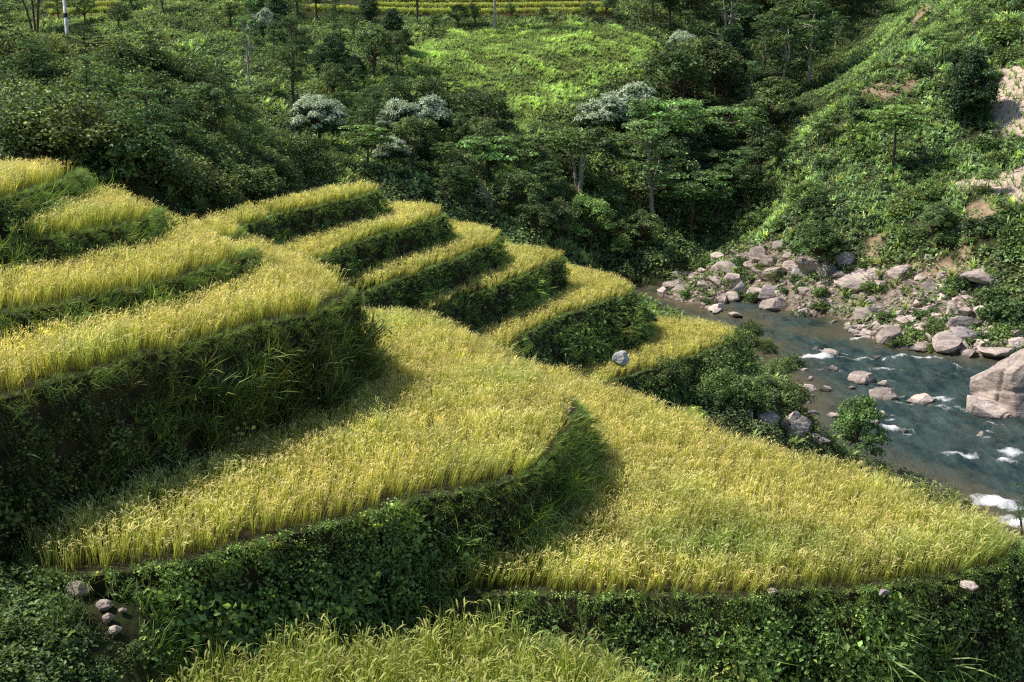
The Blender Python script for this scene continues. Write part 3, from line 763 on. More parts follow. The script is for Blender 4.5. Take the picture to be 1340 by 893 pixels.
# only where the valley floor lies below the surface
wetv = (bil(gz, WX, WY) < WATER_Z + .6).ravel()
wq = wq[wetv[wq].any(1)]
use = np.unique(wq); remap = np.zeros(len(wv), int); remap[use] = np.arange(len(use)); wq = remap[wq]
m, nt, N, L = new_mat('river water')
out = N.new('ShaderNodeOutputMaterial'); b = N.new('ShaderNodeBsdfPrincipled'); fo = N.new('ShaderNodeBsdfPrincipled'); mx = N.new('ShaderNodeMixShader')
fa = N.new('ShaderNodeAttribute'); fa.attribute_name = 'foam'; da = N.new('ShaderNodeAttribute'); da.attribute_name = 'depth'
tc = N.new('ShaderNodeTexCoord'); mp = N.new('ShaderNodeMapping'); mp.inputs['Rotation'].default_value = (0, 0, math.radians(51)); mp.inputs['Scale'].default_value = (1.0, .35, 1)
L.new(tc.outputs['Object'], mp.inputs[0])
n1 = N.new('ShaderNodeTexNoise'); n1.inputs['Scale'].default_value = 2.2; n1.inputs['Detail'].default_value = 7; n1.inputs['Roughness'].default_value = .65; L.new(mp.outputs[0], n1.inputs['Vector'])
n2 = N.new('ShaderNodeTexNoise'); n2.inputs['Scale'].default_value = .75; n2.inputs['Detail'].default_value = 7; n2.inputs['Roughness'].default_value = .68; L.new(mp.outputs[0], n2.inputs['Vector'])
cr = N.new('ShaderNodeValToRGB'); cr.color_ramp.elements[0].position = .35; cr.color_ramp.elements[1].position = .68
cr.color_ramp.elements[0].color = (.010, .028, .028, 1); cr.color_ramp.elements[1].color = (.078, .118, .102, 1); L.new(n2.outputs['Fac'], cr.inputs[0])
dm = N.new('ShaderNodeMixRGB'); dm.inputs[1].default_value = (.12, .105, .06, 1); L.new(da.outputs['Fac'], dm.inputs[0]); L.new(cr.outputs[0], dm.inputs[2])
L.new(dm.outputs[0], b.inputs['Base Color']); b.inputs['Roughness'].default_value = .14; b.inputs['IOR'].default_value = 1.33; b.inputs['Specular IOR Level'].default_value = .5
bp = N.new('ShaderNodeBump'); bp.inputs['Strength'].default_value = .7; bp.inputs['Distance'].default_value = .25; L.new(n1.outputs['Fac'], bp.inputs['Height']); L.new(bp.outputs[0], b.inputs['Normal'])
fo.inputs['Base Color'].default_value = (.82, .84, .85, 1); fo.inputs['Roughness'].default_value = .7
n3 = N.new('ShaderNodeTexNoise'); n3.inputs['Scale'].default_value = 4.5; n3.inputs['Detail'].default_value = 8; n3.inputs['Roughness'].default_value = .75; L.new(mp.outputs[0], n3.inputs['Vector'])
ad = N.new('ShaderNodeMath'); ad.operation = 'ADD'; L.new(fa.outputs['Fac'], ad.inputs[0]); L.new(n3.outputs['Fac'], ad.inputs[1])
fr = N.new('ShaderNodeMapRange'); fr.inputs[1].default_value = .98; fr.inputs[2].default_value = 1.42; L.new(ad.outputs[0], fr.inputs[0])
L.new(fr.outputs[0], mx.inputs[0]); L.new(b.outputs[0], mx.inputs[1]); L.new(fo.outputs[0], mx.inputs[2]); L.new(mx.outputs[0], out.inputs[0])
link('river', mk_mesh('river', wv[use], [wq], None, True, m, {'foam': foam.ravel()[use], 'depth': depth.ravel()[use]}), label='fast green river with white riffles between boulders', kind='structure')

# ------------------------------------------------------------------ rocks
import bmesh
def rock_mesh(name, seed, mat, cuts=9, sub=3, rough=.05, squash=(1, 1, .7), strata=0):
    r = np.random.default_rng(seed)
    bm = bmesh.new(); bmesh.ops.create_icosphere(bm, subdivisions=sub, radius=1)
    V = np.array([v.co[:] for v in bm.verts]); Fc = np.array([[v.index for v in f.verts] for f in bm.faces]); bm.free()
    V *= 1 + (fbm(V[:, 0] * 1.3 + seed, V[:, 1] * 1.3 + V[:, 2] * 1.7, seed, 2)[:, None] - .5) * .5
    for _ in range(cuts):
        nrm = r.normal(size=3); nrm /= np.linalg.norm(nrm); d = r.uniform(.44, .78)
        over = V @ nrm - d; V -= np.outer(np.clip(over, 0, None) * .98, nrm)
    if strata:
        for _ in range(5):      # open cracks
            nrm = r.normal(size=3) * [.6, .6, 1] + [.3, .2, .4]; nrm /= np.linalg.norm(nrm)
            h = V @ nrm - r.uniform(-.4, .45) + (fbm(V[:, 0] * 2, V[:, 1] * 2 + V[:, 2], seed, 2) - .5) * .15
            V *= (1 - .075 * np.exp(-(h / .022) ** 2) - .03 * (h > 0))[:, None]
        ax = np.array([.25, .3, .92]); h = V @ ax
        V += np.outer(np.sin(h * strata) ** 6 * -.05, [1, 1, 0]) * V
    V *= np.array(squash)
    V += (fbm(V[:, 0] * 6 + seed, V[:, 1] * 6 + V[:, 2] * 5, seed + 3, 3)[:, None] - .5) * rough * 2 * (V / (np.linalg.norm(V, axis=1, keepdims=True) + 1e-6))
    V /= np.abs(V[:, 0]).max()
    return mk_mesh(name, V, [Fc], None, sub >= 4, mat)
ROCKS = [rock_mesh('boulder', 100 + i, M_ROCK, 10 + i, 3, .05, [(1, .8, .62), (1, .9, .75), (1, .7, .5), (.9, .9, .85), (1, .85, .55), (1, .75, .7), (.85, .8, 1.0), (1, .8, .45)][i]) for i in range(8)]
BIGR = [rock_mesh('boulder', 200 + i, M_ROCK, 16, 5, .03, (1, .8, .62), 5) for i in range(4)]
SLAB = [rock_mesh('rock_slab', 300 + i, M_GREY, 12, 4, .03, (1, .75, .45), 4) for i in range(3)]
def put_rock(me, px, py, rpx, asp=.6, label=None, group=None, z=None, sink=.3, tilt=.2, rz=None, name='boulder', cat='boulder', dep=None):
    if z is not None: x, y = lvl(px, py, z); g = z
    else: h = hit(px, py, 38 if name == 'boulder' else 12); x, y, g = h
    r = rpx * math.hypot(x, y) / FOC
    o = link(name, me, None, (x, y, g - r * asp * sink * .4 + (r * asp * .5 if z is None else r * asp * .12)), label, cat, group)
    hgt = {True: 1}.get(False, 1)
    zz = max(v.co.z for v in me.vertices)
    o.scale = (r, (dep or .8) * r * 1.2, r * asp / zz)
    o.rotation_euler = (random.uniform(-tilt, tilt), random.uniform(-tilt, tilt), random.uniform(-.5, .5) if rz is None else rz)
    return o
GR = 'boulders standing in the river'
for i, (px, py, r, a, lab) in enumerate([
    (1130, 499, 22, .55, 'long cream boulder streaked with black, upstream of the two pale boulders midstream'),
    (1155, 521, 20, .7, 'rounded pale boulder midstream, in front of the black streaked one'),
    (1157, 503, 9, .6, 'small pale rock wedged behind the rounded midstream boulder'),
    (1205, 526, 21, .5, 'oblong flat topped boulder alone in midstream with white water on its right'),
    (1090, 484, 8, .9, 'small upright pinkish boulder left of the midstream group'),
    (1088, 464, 13, .45, 'low brown boulder among the upper riffles'),
    (1067, 458, 9, .45, 'dark low rock at the head of the riffles'),
    (1052, 486, 7, .6, 'little orange brown rock beside the near bank bushes'),
    (1081, 510, 9, .7, 'pale angular rock near the left bank pool'),
    (1056, 510, 15, .5, 'flat pale shelf rock against the near river bank'),
    (1153, 546, 11, .8, 'rounded pale rock right of the lone leafy bush'),
    (1145, 555, 8, .7, 'grey rock tucked in front of the rounded pale rock by the bush'),
    (1093, 545, 9, .6, 'pale rock half hidden behind the left of the lone leafy bush'),
    (1133, 549, 6, .6, 'small stone peeping over the lone leafy bush'),
    (1283, 573, 6, 1.4, 'small dark pointed rock breaking the water on the right'),
    (1146, 468, 8, .3, 'black wet rock awash in the upper riffle'),
    (1115, 507, 4, .5, 'tiny wet stone just left of the midstream boulders'),
    (1178, 563, 9, .25, 'dark rock awash behind a short white wave')]):
    put_rock((BIGR if r > 12 else ROCKS)[i % 4], px, py, r, a, lab, GR, WATER_Z, dep=.75, rz=random.uniform(-.4, .4))
for i, (px, py, r, a) in enumerate([(1050, 524, 8, .5), (1058, 530, 9, .5), (1046, 538, 9, .6), (1064, 541, 10, .4), (1052, 548, 7, .5), (1060, 519, 6, .5)]):
    put_rock(SLAB[i % 3], px, py, r, a, 'dark grey stone in the little heap at the near water edge', 'grey stones at the near water edge', WATER_Z)
GN = 'outcrops on the near bank'
put_rock(BIGR[2], 1036, 566, 27, .8, 'big grey outcrop on the near bank just above the rice', GN, None, rz=.2)
put_rock(BIGR[1], 1003, 553, 17, .7, 'pinkish outcrop showing above the rice left of the big grey one', GN, None, rz=.4)
put_rock(SLAB[1], 1068, 578, 16, .5, 'flat blue grey slab at the water edge left of the lone bush', GN, None, rz=.1)
put_rock(ROCKS[5], 980, 545, 10, .7, 'reddish brown rock under the bank bushes', GN, None)
put_rock(ROCKS[2], 1060, 497, 8, .6, 'pale rock at the foot of the bank bushes', GN, WATER_Z)

# the huge layered boulder on the right shore
x, y = lvl(1322, 540, WATER_Z)
bb = rock_mesh('boulder', 402, M_ROCK, 22, 6, .035, (1, .9, .85), 7)
rr = 62 * math.hypot(x, y) / FOC
o = link('boulder', bb, None, (x + .9, y + 1.2, WATER_Z + .5), 'huge layered boulder cut by slanting cracks at the right edge of the river', 'boulder')
o.scale = (rr * .95, rr * 1.0, rr * 1.05); o.rotation_euler = (.0, .45, .25)
b2 = rock_mesh('boulder', 405, M_ROCK, 22, 6, .03, (1, .9, .7), 5)
o = link('boulder', b2, None, (x - 1.2, y - .2, WATER_Z - .2), 'smooth wedge of pale rock leaning against the front of the huge boulder', 'boulder')
o.scale = (rr * .72, rr * .6, rr * .7); o.rotation_euler = (.1, .3, -.2)

GS = 'boulders along the far shore'
for i, (px, py, r, a, k, lab) in enumerate([
    (885, 376, 22, .38, 'b', 'white slab lying by the water where the river bends out of sight'),
    (889, 361, 20, .25, 's', 'low shelf of grey rock behind the white slab at the bend'),
    (967, 386, 10, 1.3, 's', 'tall leaning slab standing in the far rubble'),
    (1010, 388, 19, .6, 's', 'grey domed boulder above the large pale wedge'),
    (1014, 409, 21, .7, 'b', 'large pale wedge of rock rising from the far waterline'),
    (1050, 421, 12, 1.1, 'b', 'steep pointed boulder at the far waterline'),
    (1091, 430, 16, .6, 'b', 'broad white boulder at the far water edge, right of the pointed one'),
    (1046, 361, 17, .6, 's', 'brown grey slab sloping below the large glossy bush'),
    (1021, 361, 11, .9, 's', 'split rock left of the brown grey slab'),
    (1093, 360, 10, .8, 's', 'blunt brown rock under the right of the glossy bush'),
    (957, 370, 7, .8, 'b', 'small grey rock in the rubble gully'),
    (992, 339, 8, .7, 'b', 'pale rock alone in the bushes above the shore'),
    (1127, 362, 8, 1.0, 'b', 'left one of two cream boulders below the soil scar'),
    (1145, 367, 9, 1.0, 'b', 'right one of two cream boulders below the soil scar'),
    (1140, 398, 11, .7, 's', 'mauve grey boulder in the middle of the far rubble'),
    (1143, 413, 17, .55, 's', 'long tilted mauve slab below the mauve boulder'),
    (1216, 342, 8, .8, 'b', 'rock lodged in the slope above the far shore'),
    (1232, 364, 6, 1.1, 'b', 'upright pale stone at the top of the far rubble'),
    (1261, 428, 26, .4, 's', 'long flat mauve slab at the right of the far shore'),
    (1258, 442, 23, .45, 's', 'second mauve slab lying just below the long flat one'),
    (1223, 427, 8, .7, 'b', 'grey cube like rock left of the mauve slabs'),
    (1213, 437, 9, .7, 'b', 'pale rock below the cube like grey rock'),
    (1179, 422, 14, .5, 'b', 'flat pale rock among dark weeds on the far shore'),
    (1205, 458, 20, .35, 'b', 'low pale slab running into the water on the far side'),
    (1336, 415, 10, 1.2, 's', 'grey rock at the right edge above the huge boulder'),
    (1331, 456, 13, .8, 'b', 'pale rock behind the top of the huge layered boulder'),
    (1098, 658 - 420, 7, .6, 's', 'brown rock at the tip of the bare soil patch on the right slope')]):
    put_rock((BIGR[i % 4] if k == 'b' else SLAB[i % 3]), px, py, r, a, lab, GS if i < 26 else None, None, dep=.7)
# the rest of the far rubble
cnt = 0; spots = []
S_ = np.array(SHORE, float)
while cnt < 215:
    px, py = rng.uniform(845, 1345), rng.uniform(318, 470)
    if not inside(np.array([[px, py]]), S_)[0]: continue
    gap = fbm(px / 34, py / 16, 91, 2)
    if gap < .42 and py < 440: continue
    h = hit(px, py, 60)
    if h[1] > 125 or h[1] < 70 or h[2] < WATER_Z - .2: continue
    r = float(np.clip(rng.lognormal(-.26, .55), .3, 1.6))
    if any((h[0] - a) ** 2 + (h[1] - b) ** 2 < (.62 * (r + c)) ** 2 for a, b, c in spots): continue
    spots.append((h[0], h[1], r)); cnt += 1
    o = link('rock', ROCKS[cnt % 8], None, (h[0], h[1], h[2] + r * .22), 'pale angular rock in the jumble of rubble along the far river shore', 'rock', 'rubble along the far shore')
    o.scale = (r, r * random.uniform(.7, 1), r * random.uniform(.7, 1.1)); o.rotation_euler = (random.uniform(-.4, .4), random.uniform(-.4, .4), random.uniform(0, 6.3))
# gravel between them
def rock_temp(seed):
    r = np.random.default_rng(seed); bm = bmesh.new(); bmesh.ops.create_icosphere(bm, subdivisions=1, radius=1)
    V = np.array([v.co[:] for v in bm.verts]); Fc = np.array([[v.index for v in f.verts] for f in bm.faces]); bm.free()
    V *= r.uniform(.7, 1.15, (len(V), 1)); V *= [1, .8, .65]
    return V, np.zeros((0, 4), int), Fc, np.ones((len(V), 3))
PEB = [rock_temp(s) for s in range(5)]
p_ = np.stack([rng.uniform(845, 1345, 6000), rng.uniform(318, 470, 6000)], 1); p_ = p_[inside(p_, S_)]
GP = np.array([hit(a, b, 60) for a, b in p_[:3200]]); GP = GP[(GP[:, 1] < 125) & (GP[:, 2] > WATER_Z - .25)]
gs = np.clip(rng.lognormal(-1.7, .45, len(GP)), .08, .5)
link('gravel', scatter('gravel', PEB, GP + [0, 0, .03], rng.normal(size=(len(GP), 3)) * .3 + [0, 0, 1], gs, np.ones((len(GP), 3)), M_ROCK), label='pale broken stones filling the gaps of the far shore', kind='stuff')
# stones among the terraces
def stone(px, py, r, a, me, lab, z=None, start=12, grp=None):
    STONES.append(lvl(px, py, z) if z is not None else tuple(hit(px, py, 12)[:2]))
    o = put_rock(me, px, py, r, a, lab, grp, z, name='stone', cat='stone', sink=-.25)
    if grp == GB:
        d = ray(px, py); tt = np.arange(11, 20, .05) / d[1]; k = np.nonzero(d[2] * tt < ground(d[0] * tt, d[1] * tt) + .06)[0][0]; f_ = d * tt[k]; o.location = (f_[0], f_[1], f_[2] + .06); o.scale = o.scale * 1.0; STONES[-1] = (f_[0], f_[1])
    return o
STONES = []
GB = 'stones tumbled down at the lower left'
WROCK = rock_mesh('stone', 520, M_WHITE, 14, 4, .09, (1, .9, .95))
stone(812, 474, 14, .9, WROCK, 'white lump of rock at the foot of the shrubby bank, beside the lowest rice', -11.85)
for px, py, r, a, z, lab in [(100, 776, 17, .7, None, 'largest pale pink stone at the left end of the curved bank'), (134, 776, 9, .7, None, 'pinkish stone right of the largest pale one'),
                          (137, 796, 10, .6, None, 'flat pale stone below the left end of the curved bank'), (141, 813, 8, .8, None, 'white stone, second from the bottom of the tumbled row'), (150, 829, 9, .7, None, 'lowest white stone of the tumbled row, next to the front rice'), (160, 803, 6, .5, None, 'small stone at the right of the tumbled row')]:
    stone(px, py, r, a, BIGR[random.randrange(4)], lab, z, grp=GB)
stone(684, 633, 11, 1.1, BIGR[2], 'brown pink stone sticking out of the curved bank', -8.2)
stone(659, 627, 6, .6, BIGR[0], 'small pale stone on the lip left of the brown pink stone', -7.95)
stone(1268, 768, 12, .5, BIGR[1], 'oval pale stone on the edge of the big right hand terrace', -9.66)
stone(1010, 775, 8, .6, BIGR[3], 'grey stone in the bank below the big right hand terrace', -9.66)
stone(1158, 776, 8, .5, SLAB[0], 'flat stone on the lip, left of the oval pale one', -9.66)
stone(743, 538, 6, .8, SLAB[1], 'small grey stone at the nose of the curved bank', -7.95)

# ------------------------------------------------------------------ trees and bushes: prototypes
def clus(tp, r, c, rad, n, size, col, flat=.75, asp=.55, up=.5, top=None):
    d = r.normal(size=(n, 3)); d /= np.linalg.norm(d, axis=1, keepdims=True)
    d[:, 2] = np.where(d[:, 2] < -.35, -d[:, 2], d[:, 2])
    rr = r.uniform(.45, 1.08, n)[:, None]
    P = np.array(c) + d * rr * rad * np.array([1, 1, flat])
    Nv = d * .8 + r.normal(size=(n, 3)) * .5 + [0, 0, up]
    C = np.array(col) * np.clip(r.lognormal(-.1, .42, n), .3, 3.2)[:, None]  # skewed leaf tones put sunlit sparkles into the colour
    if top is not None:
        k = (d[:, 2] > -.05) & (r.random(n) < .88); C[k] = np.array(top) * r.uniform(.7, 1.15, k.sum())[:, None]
    leaves(tp, P, Nv, size * r.uniform(.6, 1.3, n), C, asp, r)

def tree(kind, seed):
    r = np.random.default_rng(seed); cr, tk = T(), T(); U = r.uniform
    pale = seed in (21, 41, 42, 43, 61)
    def limb(a, b, r0, r1):
        a, b = np.array(a), np.array(b); mid = (a + b) / 2 + r.normal(size=3) * .06 * np.linalg.norm(b - a) + [0, 0, -.04 * np.linalg.norm(b - a)]
        tube(tk, [a, mid, b], [r0, (r0 + r1) * .55, r1], 5)
    if kind in ('round', 'dense', 'pale', 'bright', 'leafy'):
        H = 6.0; cx = np.array([r.normal() * .2, r.normal() * .2, 3.1]); R = np.array([2.5, 2.4, 2.1])
        if kind == 'pale': R = np.array([2.7, 2.6, 2.0]); cx[2] = 2.2
        if kind == 'dense': R = np.array([2.1, 2.1, 3.0]); cx[2] = 3.2
        col = {'round': (.046, .07, .023), 'dense': (.02, .04, .016), 'pale': (.035, .06, .025), 'bright': (.08, .125, .032), 'leafy': (.042, .075, .02)}[kind]
        if kind == 'leafy': cx[2] = 2.6; R = np.array([2.4, 2.3, 2.9])
        tube(tk, [[0, 0, -.6], [U(-.1, .1), U(-.1, .1), 1.2], [U(-.2, .2), U(-.2, .2), 2.4], cx], [.2, .16, .12, .05], 7)
        for i in range({'dense': 140, 'leafy': 64, 'pale': 84}.get(kind, 46)):
            d = r.normal(size=3); d /= np.linalg.norm(d)
            if d[2] < -.55 and kind != 'dense': d[2] *= -1
            if kind == 'dense': w_ = 1 - .62 * max(0, d[2]) ; d[:2] *= w_
            c = cx + d * R * U(.55, 1.0)
            shade = U(.65, 1.35)
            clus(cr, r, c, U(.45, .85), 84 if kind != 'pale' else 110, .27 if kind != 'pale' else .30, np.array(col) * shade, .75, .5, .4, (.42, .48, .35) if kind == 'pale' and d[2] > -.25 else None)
            if i % 3 == 0: limb([0, 0, U(1.4, 2.6)], c, .07, .02)
    elif kind in ('umbrella', 'acacia'):
        for s in range(3 if kind == 'umbrella' else 1):
            a = s * 2.1 + U(0, 1); q0 = 1.0 if kind == 'umbrella' else .15; b = np.array([math.cos(a) * U(.6, 1.3) * q0, math.sin(a) * U(.6, 1.3) * q0, U(3.4, 4.2)])
            tube(tk, [[math.cos(a) * .12, math.sin(a) * .12, -.5], b * .5 + [0, 0, .1], b], [.13, .1, .06], 6)
            for i in range(16 if kind == 'umbrella' else 34):
                c = b + np.array([r.normal() * 1.15, r.normal() * 1.15, U(-.1, .9) if kind == 'umbrella' else U(-.9, 1.0)])
                clus(cr, r, c, U(.55, .9), 84, .27, np.array((.055, .095, .026)) * U(.6, 1.5), .32, .5, 1.0)
                if i % 2 == 0: limb(b, c, .05, .015)
    elif kind == 'tall':
        H = 10.0; path = [[0, 0, -.6]]
        for i in range(6): path.append([path[-1][0] + r.normal() * .16, path[-1][1] + r.normal() * .16, (i + 1) * 1.45])
        tube(tk, path, [.17, .15, .13, .11, .09, .07, .04], 6)
        for i in range(46):
            h = U(3.4, 9.4); k = min(5, int(h / 1.45)); b = np.array(path[k])
            a = U(0, 6.28); q = U(.5, 2.0) * (1.15 - (h - 4) / 9)
            c = np.array([b[0] + math.cos(a) * q, b[1] + math.sin(a) * q, h])
            clus(cr, r, c, U(.45, .85), 58, .28, np.array((.04, .07, .022)) * U(.6, 1.5), .6, .5, .4)
            limb(b, c, .045, .012)
        if seed % 2:
            tube(tk, [path[2], [path[3][0] + .7, path[3][1] + .2, 5.0], [path[3][0] + 1.1, path[3][1], 7.5]], [.1, .07, .03], 5)
    elif kind == 'feather':
        tube(tk, [[0, 0, -.6], [.1, 0, 2], [-.05, .1, 4.5], [0, 0, 6.6]], [.18, .14, .09, .03], 7)
        for i in range(46):
            h = U(2.4, 6.6); a = U(0, 6.28); q = U(.3, 2.5) * (1 - ((h - 3.6) / 4.6) ** 2)
            c = np.array([math.cos(a) * q, math.sin(a) * q, h + .15 * q])
            clus(cr, r, c, U(.5, .85), 72, .27, np.array((.034, .062, .022)) * U(.6, 1.4), .28, .32, 1.1)
            if i % 2 == 0: limb([0, 0, h - .5], c, .045, .012)
    elif kind == 'dead':
        tube(tk, [[0, 0, -.5], [.15, .1, 1.2], [.0, .1, 2.3]], [.11, .09, .06], 6)
        for i in range(9):
            a = U(0, 6.28); b = np.array([0, .1, U(1.0, 2.3)]); e = b + np.array([math.cos(a) * U(.8, 1.9), math.sin(a) * U(.8, 1.9), U(.4, 1.6)])
            limb(b, e, .055, .015)
            for k in range(4): limb(b + (e - b) * U(.4, .9), e + r.normal(size=3) * .5, .02, .006)
        clus(cr, r, (0, 0, 2.6), 1.2, 60, .12, (.07, .07, .04), .5)
    elif kind == 'fern':           # wiry open shrub with fine leaves
        for s in range(7):
            a = U(0, 6.28); e = np.array([math.cos(a) * U(.4, 1.3), math.sin(a) * U(.4, 1.3), U(1.5, 2.9)])
            tube(tk, [[0, 0, -.3], e * .5 + [0, 0, .2], e], [.045, .03, .01], 5)
            for i in range(7):
                c = e * U(.45, 1.05) + r.normal(size=3) * .2
                clus(cr, r, c, U(.25, .5), 44, .10, np.array((.03, .055, .02)) * U(.7, 1.4), .4, .3, .9)
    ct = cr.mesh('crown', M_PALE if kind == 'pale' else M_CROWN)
    return ct, tk.mesh('trunk', M_BARKP if pale else M_BARK, True)

PROTO = {}
def tree_obj(kind, seed):
    if (kind, seed) not in PROTO: PROTO[(kind, seed)] = tree(kind, seed)
    c, t = PROTO[(kind, seed)]
    root = bpy.data.objects.new('tree', None); COL.objects.link(root)
    link('crown', c, root); link('trunk', t, root)
    return root
HGT = dict(acacia=5.1, leafy=5.6, round=5.5, dense=6.5, pale=4.4, bright=5.5, umbrella=5.1, tall=9.8, feather=6.9, dead=3.3, fern=3.0)
WID = dict(acacia=5.4, leafy=5.6, round=6.0, dense=5.2, pale=6.2, bright=6.0, umbrella=5.0, tall=4.6, feather=5.4, dead=3.4, fern=2.8)
tree_spots = []
def put_tree(kind, seed, px, py, hpx, wpx, label, group=None, cat='tree', dist=None, at=None, rz=None, name='tree'):
    """(px,py) = bearing to the foot; hpx/wpx = height and width seen in the photograph"""
    h = np.array(far(px, py, dist)) if dist else hit(px, py, 30) if at is None else np.array(at)
    if dist: h[2] = ground(h[0], h[1])
    s = math.hypot(h[0], h[1]) / FOC
    o = tree_obj(kind, seed); o.name = name
    o.location = h; o.scale = (wpx * s / WID[kind], wpx * s / WID[kind], hpx * s / HGT[kind]); o.rotation_euler = (0, 0, random.uniform(0, 6.28) if rz is None else rz)
    tag(o, label, cat, group); tree_spots.append((h[0], h[1], wpx * s * .5))
    return o

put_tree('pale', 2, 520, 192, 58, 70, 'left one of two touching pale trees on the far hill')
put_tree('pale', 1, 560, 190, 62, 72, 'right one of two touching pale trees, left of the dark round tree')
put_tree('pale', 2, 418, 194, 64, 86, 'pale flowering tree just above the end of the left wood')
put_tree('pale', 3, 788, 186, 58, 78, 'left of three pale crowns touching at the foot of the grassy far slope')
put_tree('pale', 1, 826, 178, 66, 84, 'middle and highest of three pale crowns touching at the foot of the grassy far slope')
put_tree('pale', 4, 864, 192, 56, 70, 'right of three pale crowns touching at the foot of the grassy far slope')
put_tree('pale', 4, 510, 222, 44, 52, 'small pale flowering tree below the left pair of white crowns')
put_tree('pale', 2, 893, 92, 46, 52, 'pale leaved tree at the top right of the grassy slope')
put_tree('pale', 1, 345, 60, 44, 40, 'grey green pale tree high on the far left hill')
put_tree('round', 11, 642, 205, 88, 92, 'dark round tree standing alone beside the grassy slope')
put_tree('umbrella', 21, 758, 252, 84, 92, 'flat topped tree with three bare leaning stems')
put_tree('bright', 31, 772, 336, 84, 84, 'fresh green broad tree at the valley bottom')
put_tree('bright', 32, 812, 342, 34, 32, 'small lime green tree right of the broad fresh green one')
put_tree('tall', 41, 856, 288, 130, 92, 'tall slim tree with a long pale trunk above the river bend')
put_tree('dense', 51, 1262, 166, 96, 76, 'dense dark conical tree on the right slope')
put_tree('acacia', 24, 1170, 224, 84, 92, 'spreading tree with one thin trunk in the middle of the right slope')
put_tree('tall', 43, 948, 92, 140, 70, 'tree with tall bare pale trunks at the edge of the dark wood')
put_tree('tall', 42, 1056, 112, 120, 74, 'tall tree with forked pale limbs at the lower edge of the dark wood')
put_tree('tall', 41, 1022, 132, 112, 70, 'slim tree with a crooked pale trunk where the wood meets the right slope')
put_tree('dead', 61, 645, 280, 40, 56, 'bare white branched dead tree on the lower far slope')
put_tree('feather', 71, 385, 160, 130, 78, 'dark tree with layered crown behind the end of the left wood')
put_tree('tall', 43, 326, 118, 112, 46, 'thin yellowish tree rising behind the left wood')
put_tree('tall', 44, 545, 32, 150, 50, 'dark slim trunk in front of the top far terraces')
put_tree('tall', 42, 646, 40, 150, 50, 'pale straight trunk in front of the top far terraces')
put_tree('feather', 72, 115, 100, 60, 60, 'dark layered tree on the crest of the left wood')
put_tree('leafy', 33, 1070, 352, 62, 84, 'large glossy bush above the brown slab on the far shore', cat='bush', name='bush')
put_tree('leafy', 34, 1120, 618, 96, 86, 'lone leafy bush at the river edge above the right hand rice', cat='bush', name='bush', at=(*lvl(1120, 612, -20.8), -20.8))
put_tree('fern', 81, 1336, 690, 84, 70, 'wiry dark shrub at the right edge in front of white water', cat='bush', name='bush', at=(*far(1340, 700, 34)[:2], far(1340, 700, 34)[2] - .2))
rt = put_tree('umbrella', 23, 47, 46, 70, 62, 'tree with rusty red leaves and dark stem behind the left crest')
# ---- woods
DW = [(880, -10), (1190, -10), (1095, 95), (1015, 195), (985, 290), (930, 320), (870, 310), (835, 240), (880, 150), (900, 120), (890, 60), (820, 20)]
CH = [(430, 120), (560, 140), (690, 185), (700, 230), (770, 240), (850, 300), (850, 352), (720, 330), (560, 268), (440, 215)]
TL = [(280, -10), (520, 30), (540, 135), (430, 150), (330, 60)]
TB = [(520, 26), (800, 22), (810, 40), (560, 62)]
LK = [(0, 66), (120, 80), (220, 96), (290, 135), (360, 182), (420, 225), (430, 240), (250, 262), (110, 215), (0, 196)]
RS = [(1185, -10), (1345, -10), (1345, 340), (1000, 320), (985, 290), (1015, 200), (1090, 105)]
NB = [(840, 505), (890, 480), (960, 455), (985, 430), (1030, 470), (1040, 500), (1040, 530), (990, 545), (930, 548)]
def spots_in(poly, n, gap, start=60, tries=4000, bare=True):
    poly = np.array(poly, float); lo, hi = poly.min(0), poly.max(0); res = []
    for _ in range(tries):
        if len(res) >= n: break
        p = rng.uniform(lo, hi)
        if inside(p[None], np.array(MEADOW, float))[0]: continue
        if not inside(p[None], poly)[0]: continue
        if bare and any(inside(p[None], np.array(R, float))[0] for R in CORN + BARE): continue
        h = hit(p[0], p[1], start)
        if any((h[0] - a) ** 2 + (h[1] - b) ** 2 < (gap * .5 + c * .55) ** 2 for a, b, c in tree_spots): continue
        res.append(h); tree_spots.append((h[0], h[1], gap * .5))
    return res
def wood(poly, n, gap, kinds, hlo, hhi, label, group, start=60, wk=1.0):
    for h in spots_in(poly, n, gap, start):
        kind, seed = kinds[rng.integers(len(kinds))]
        o = tree_obj(kind, seed); o.location = h; H_m = rng.uniform(hlo, hhi); k = H_m / HGT[kind]
        o.scale = (k * wk * rng.uniform(.85, 1.2), k * wk * rng.uniform(.85, 1.2), k); o.rotation_euler = (0, 0, rng.uniform(0, 6.28))
        tag(o, label, 'tree', group)
wood(DW, 62, 3.6, [('round', 11), ('round', 12), ('feather', 71), ('tall', 45), ('tall', 44), ('dense', 52), ('acacia', 25), ('round', 13), ('tall', 41)], 5.5, 10, 'tree of the dark wood filling the ravine left of the right slope', 'trees of the dark ravine wood')
wood(CH, 34, 3.0, [('round', 12), ('round', 13), ('feather', 72), ('acacia', 25), ('round', 11), ('tall', 44)], 3.2, 6, 'green tree low on the far hill above the stepped spur', 'trees on the lower far hill')
wood(TL, 24, 3.6, [('round', 11), ('tall', 44), ('round', 12), ('feather', 71), ('dense', 52)], 3.5, 6.5, 'tree on the far hillside behind the left wood', 'trees on the far left hillside')
wood(TB, 7, 3.0, [('round', 13), ('round', 12)], 2.2, 4, 'small tree just below the top far terraces', 'trees below the top terraces')
wood([(0, -10), (280, -10), (330, 60), (230, 68), (0, 32)], 10, 6, [('round', 11), ('round', 13), ('feather', 72)], 3, 4.5, 'tree on the distant slope over the crest of the left wood', 'trees over the left crest')
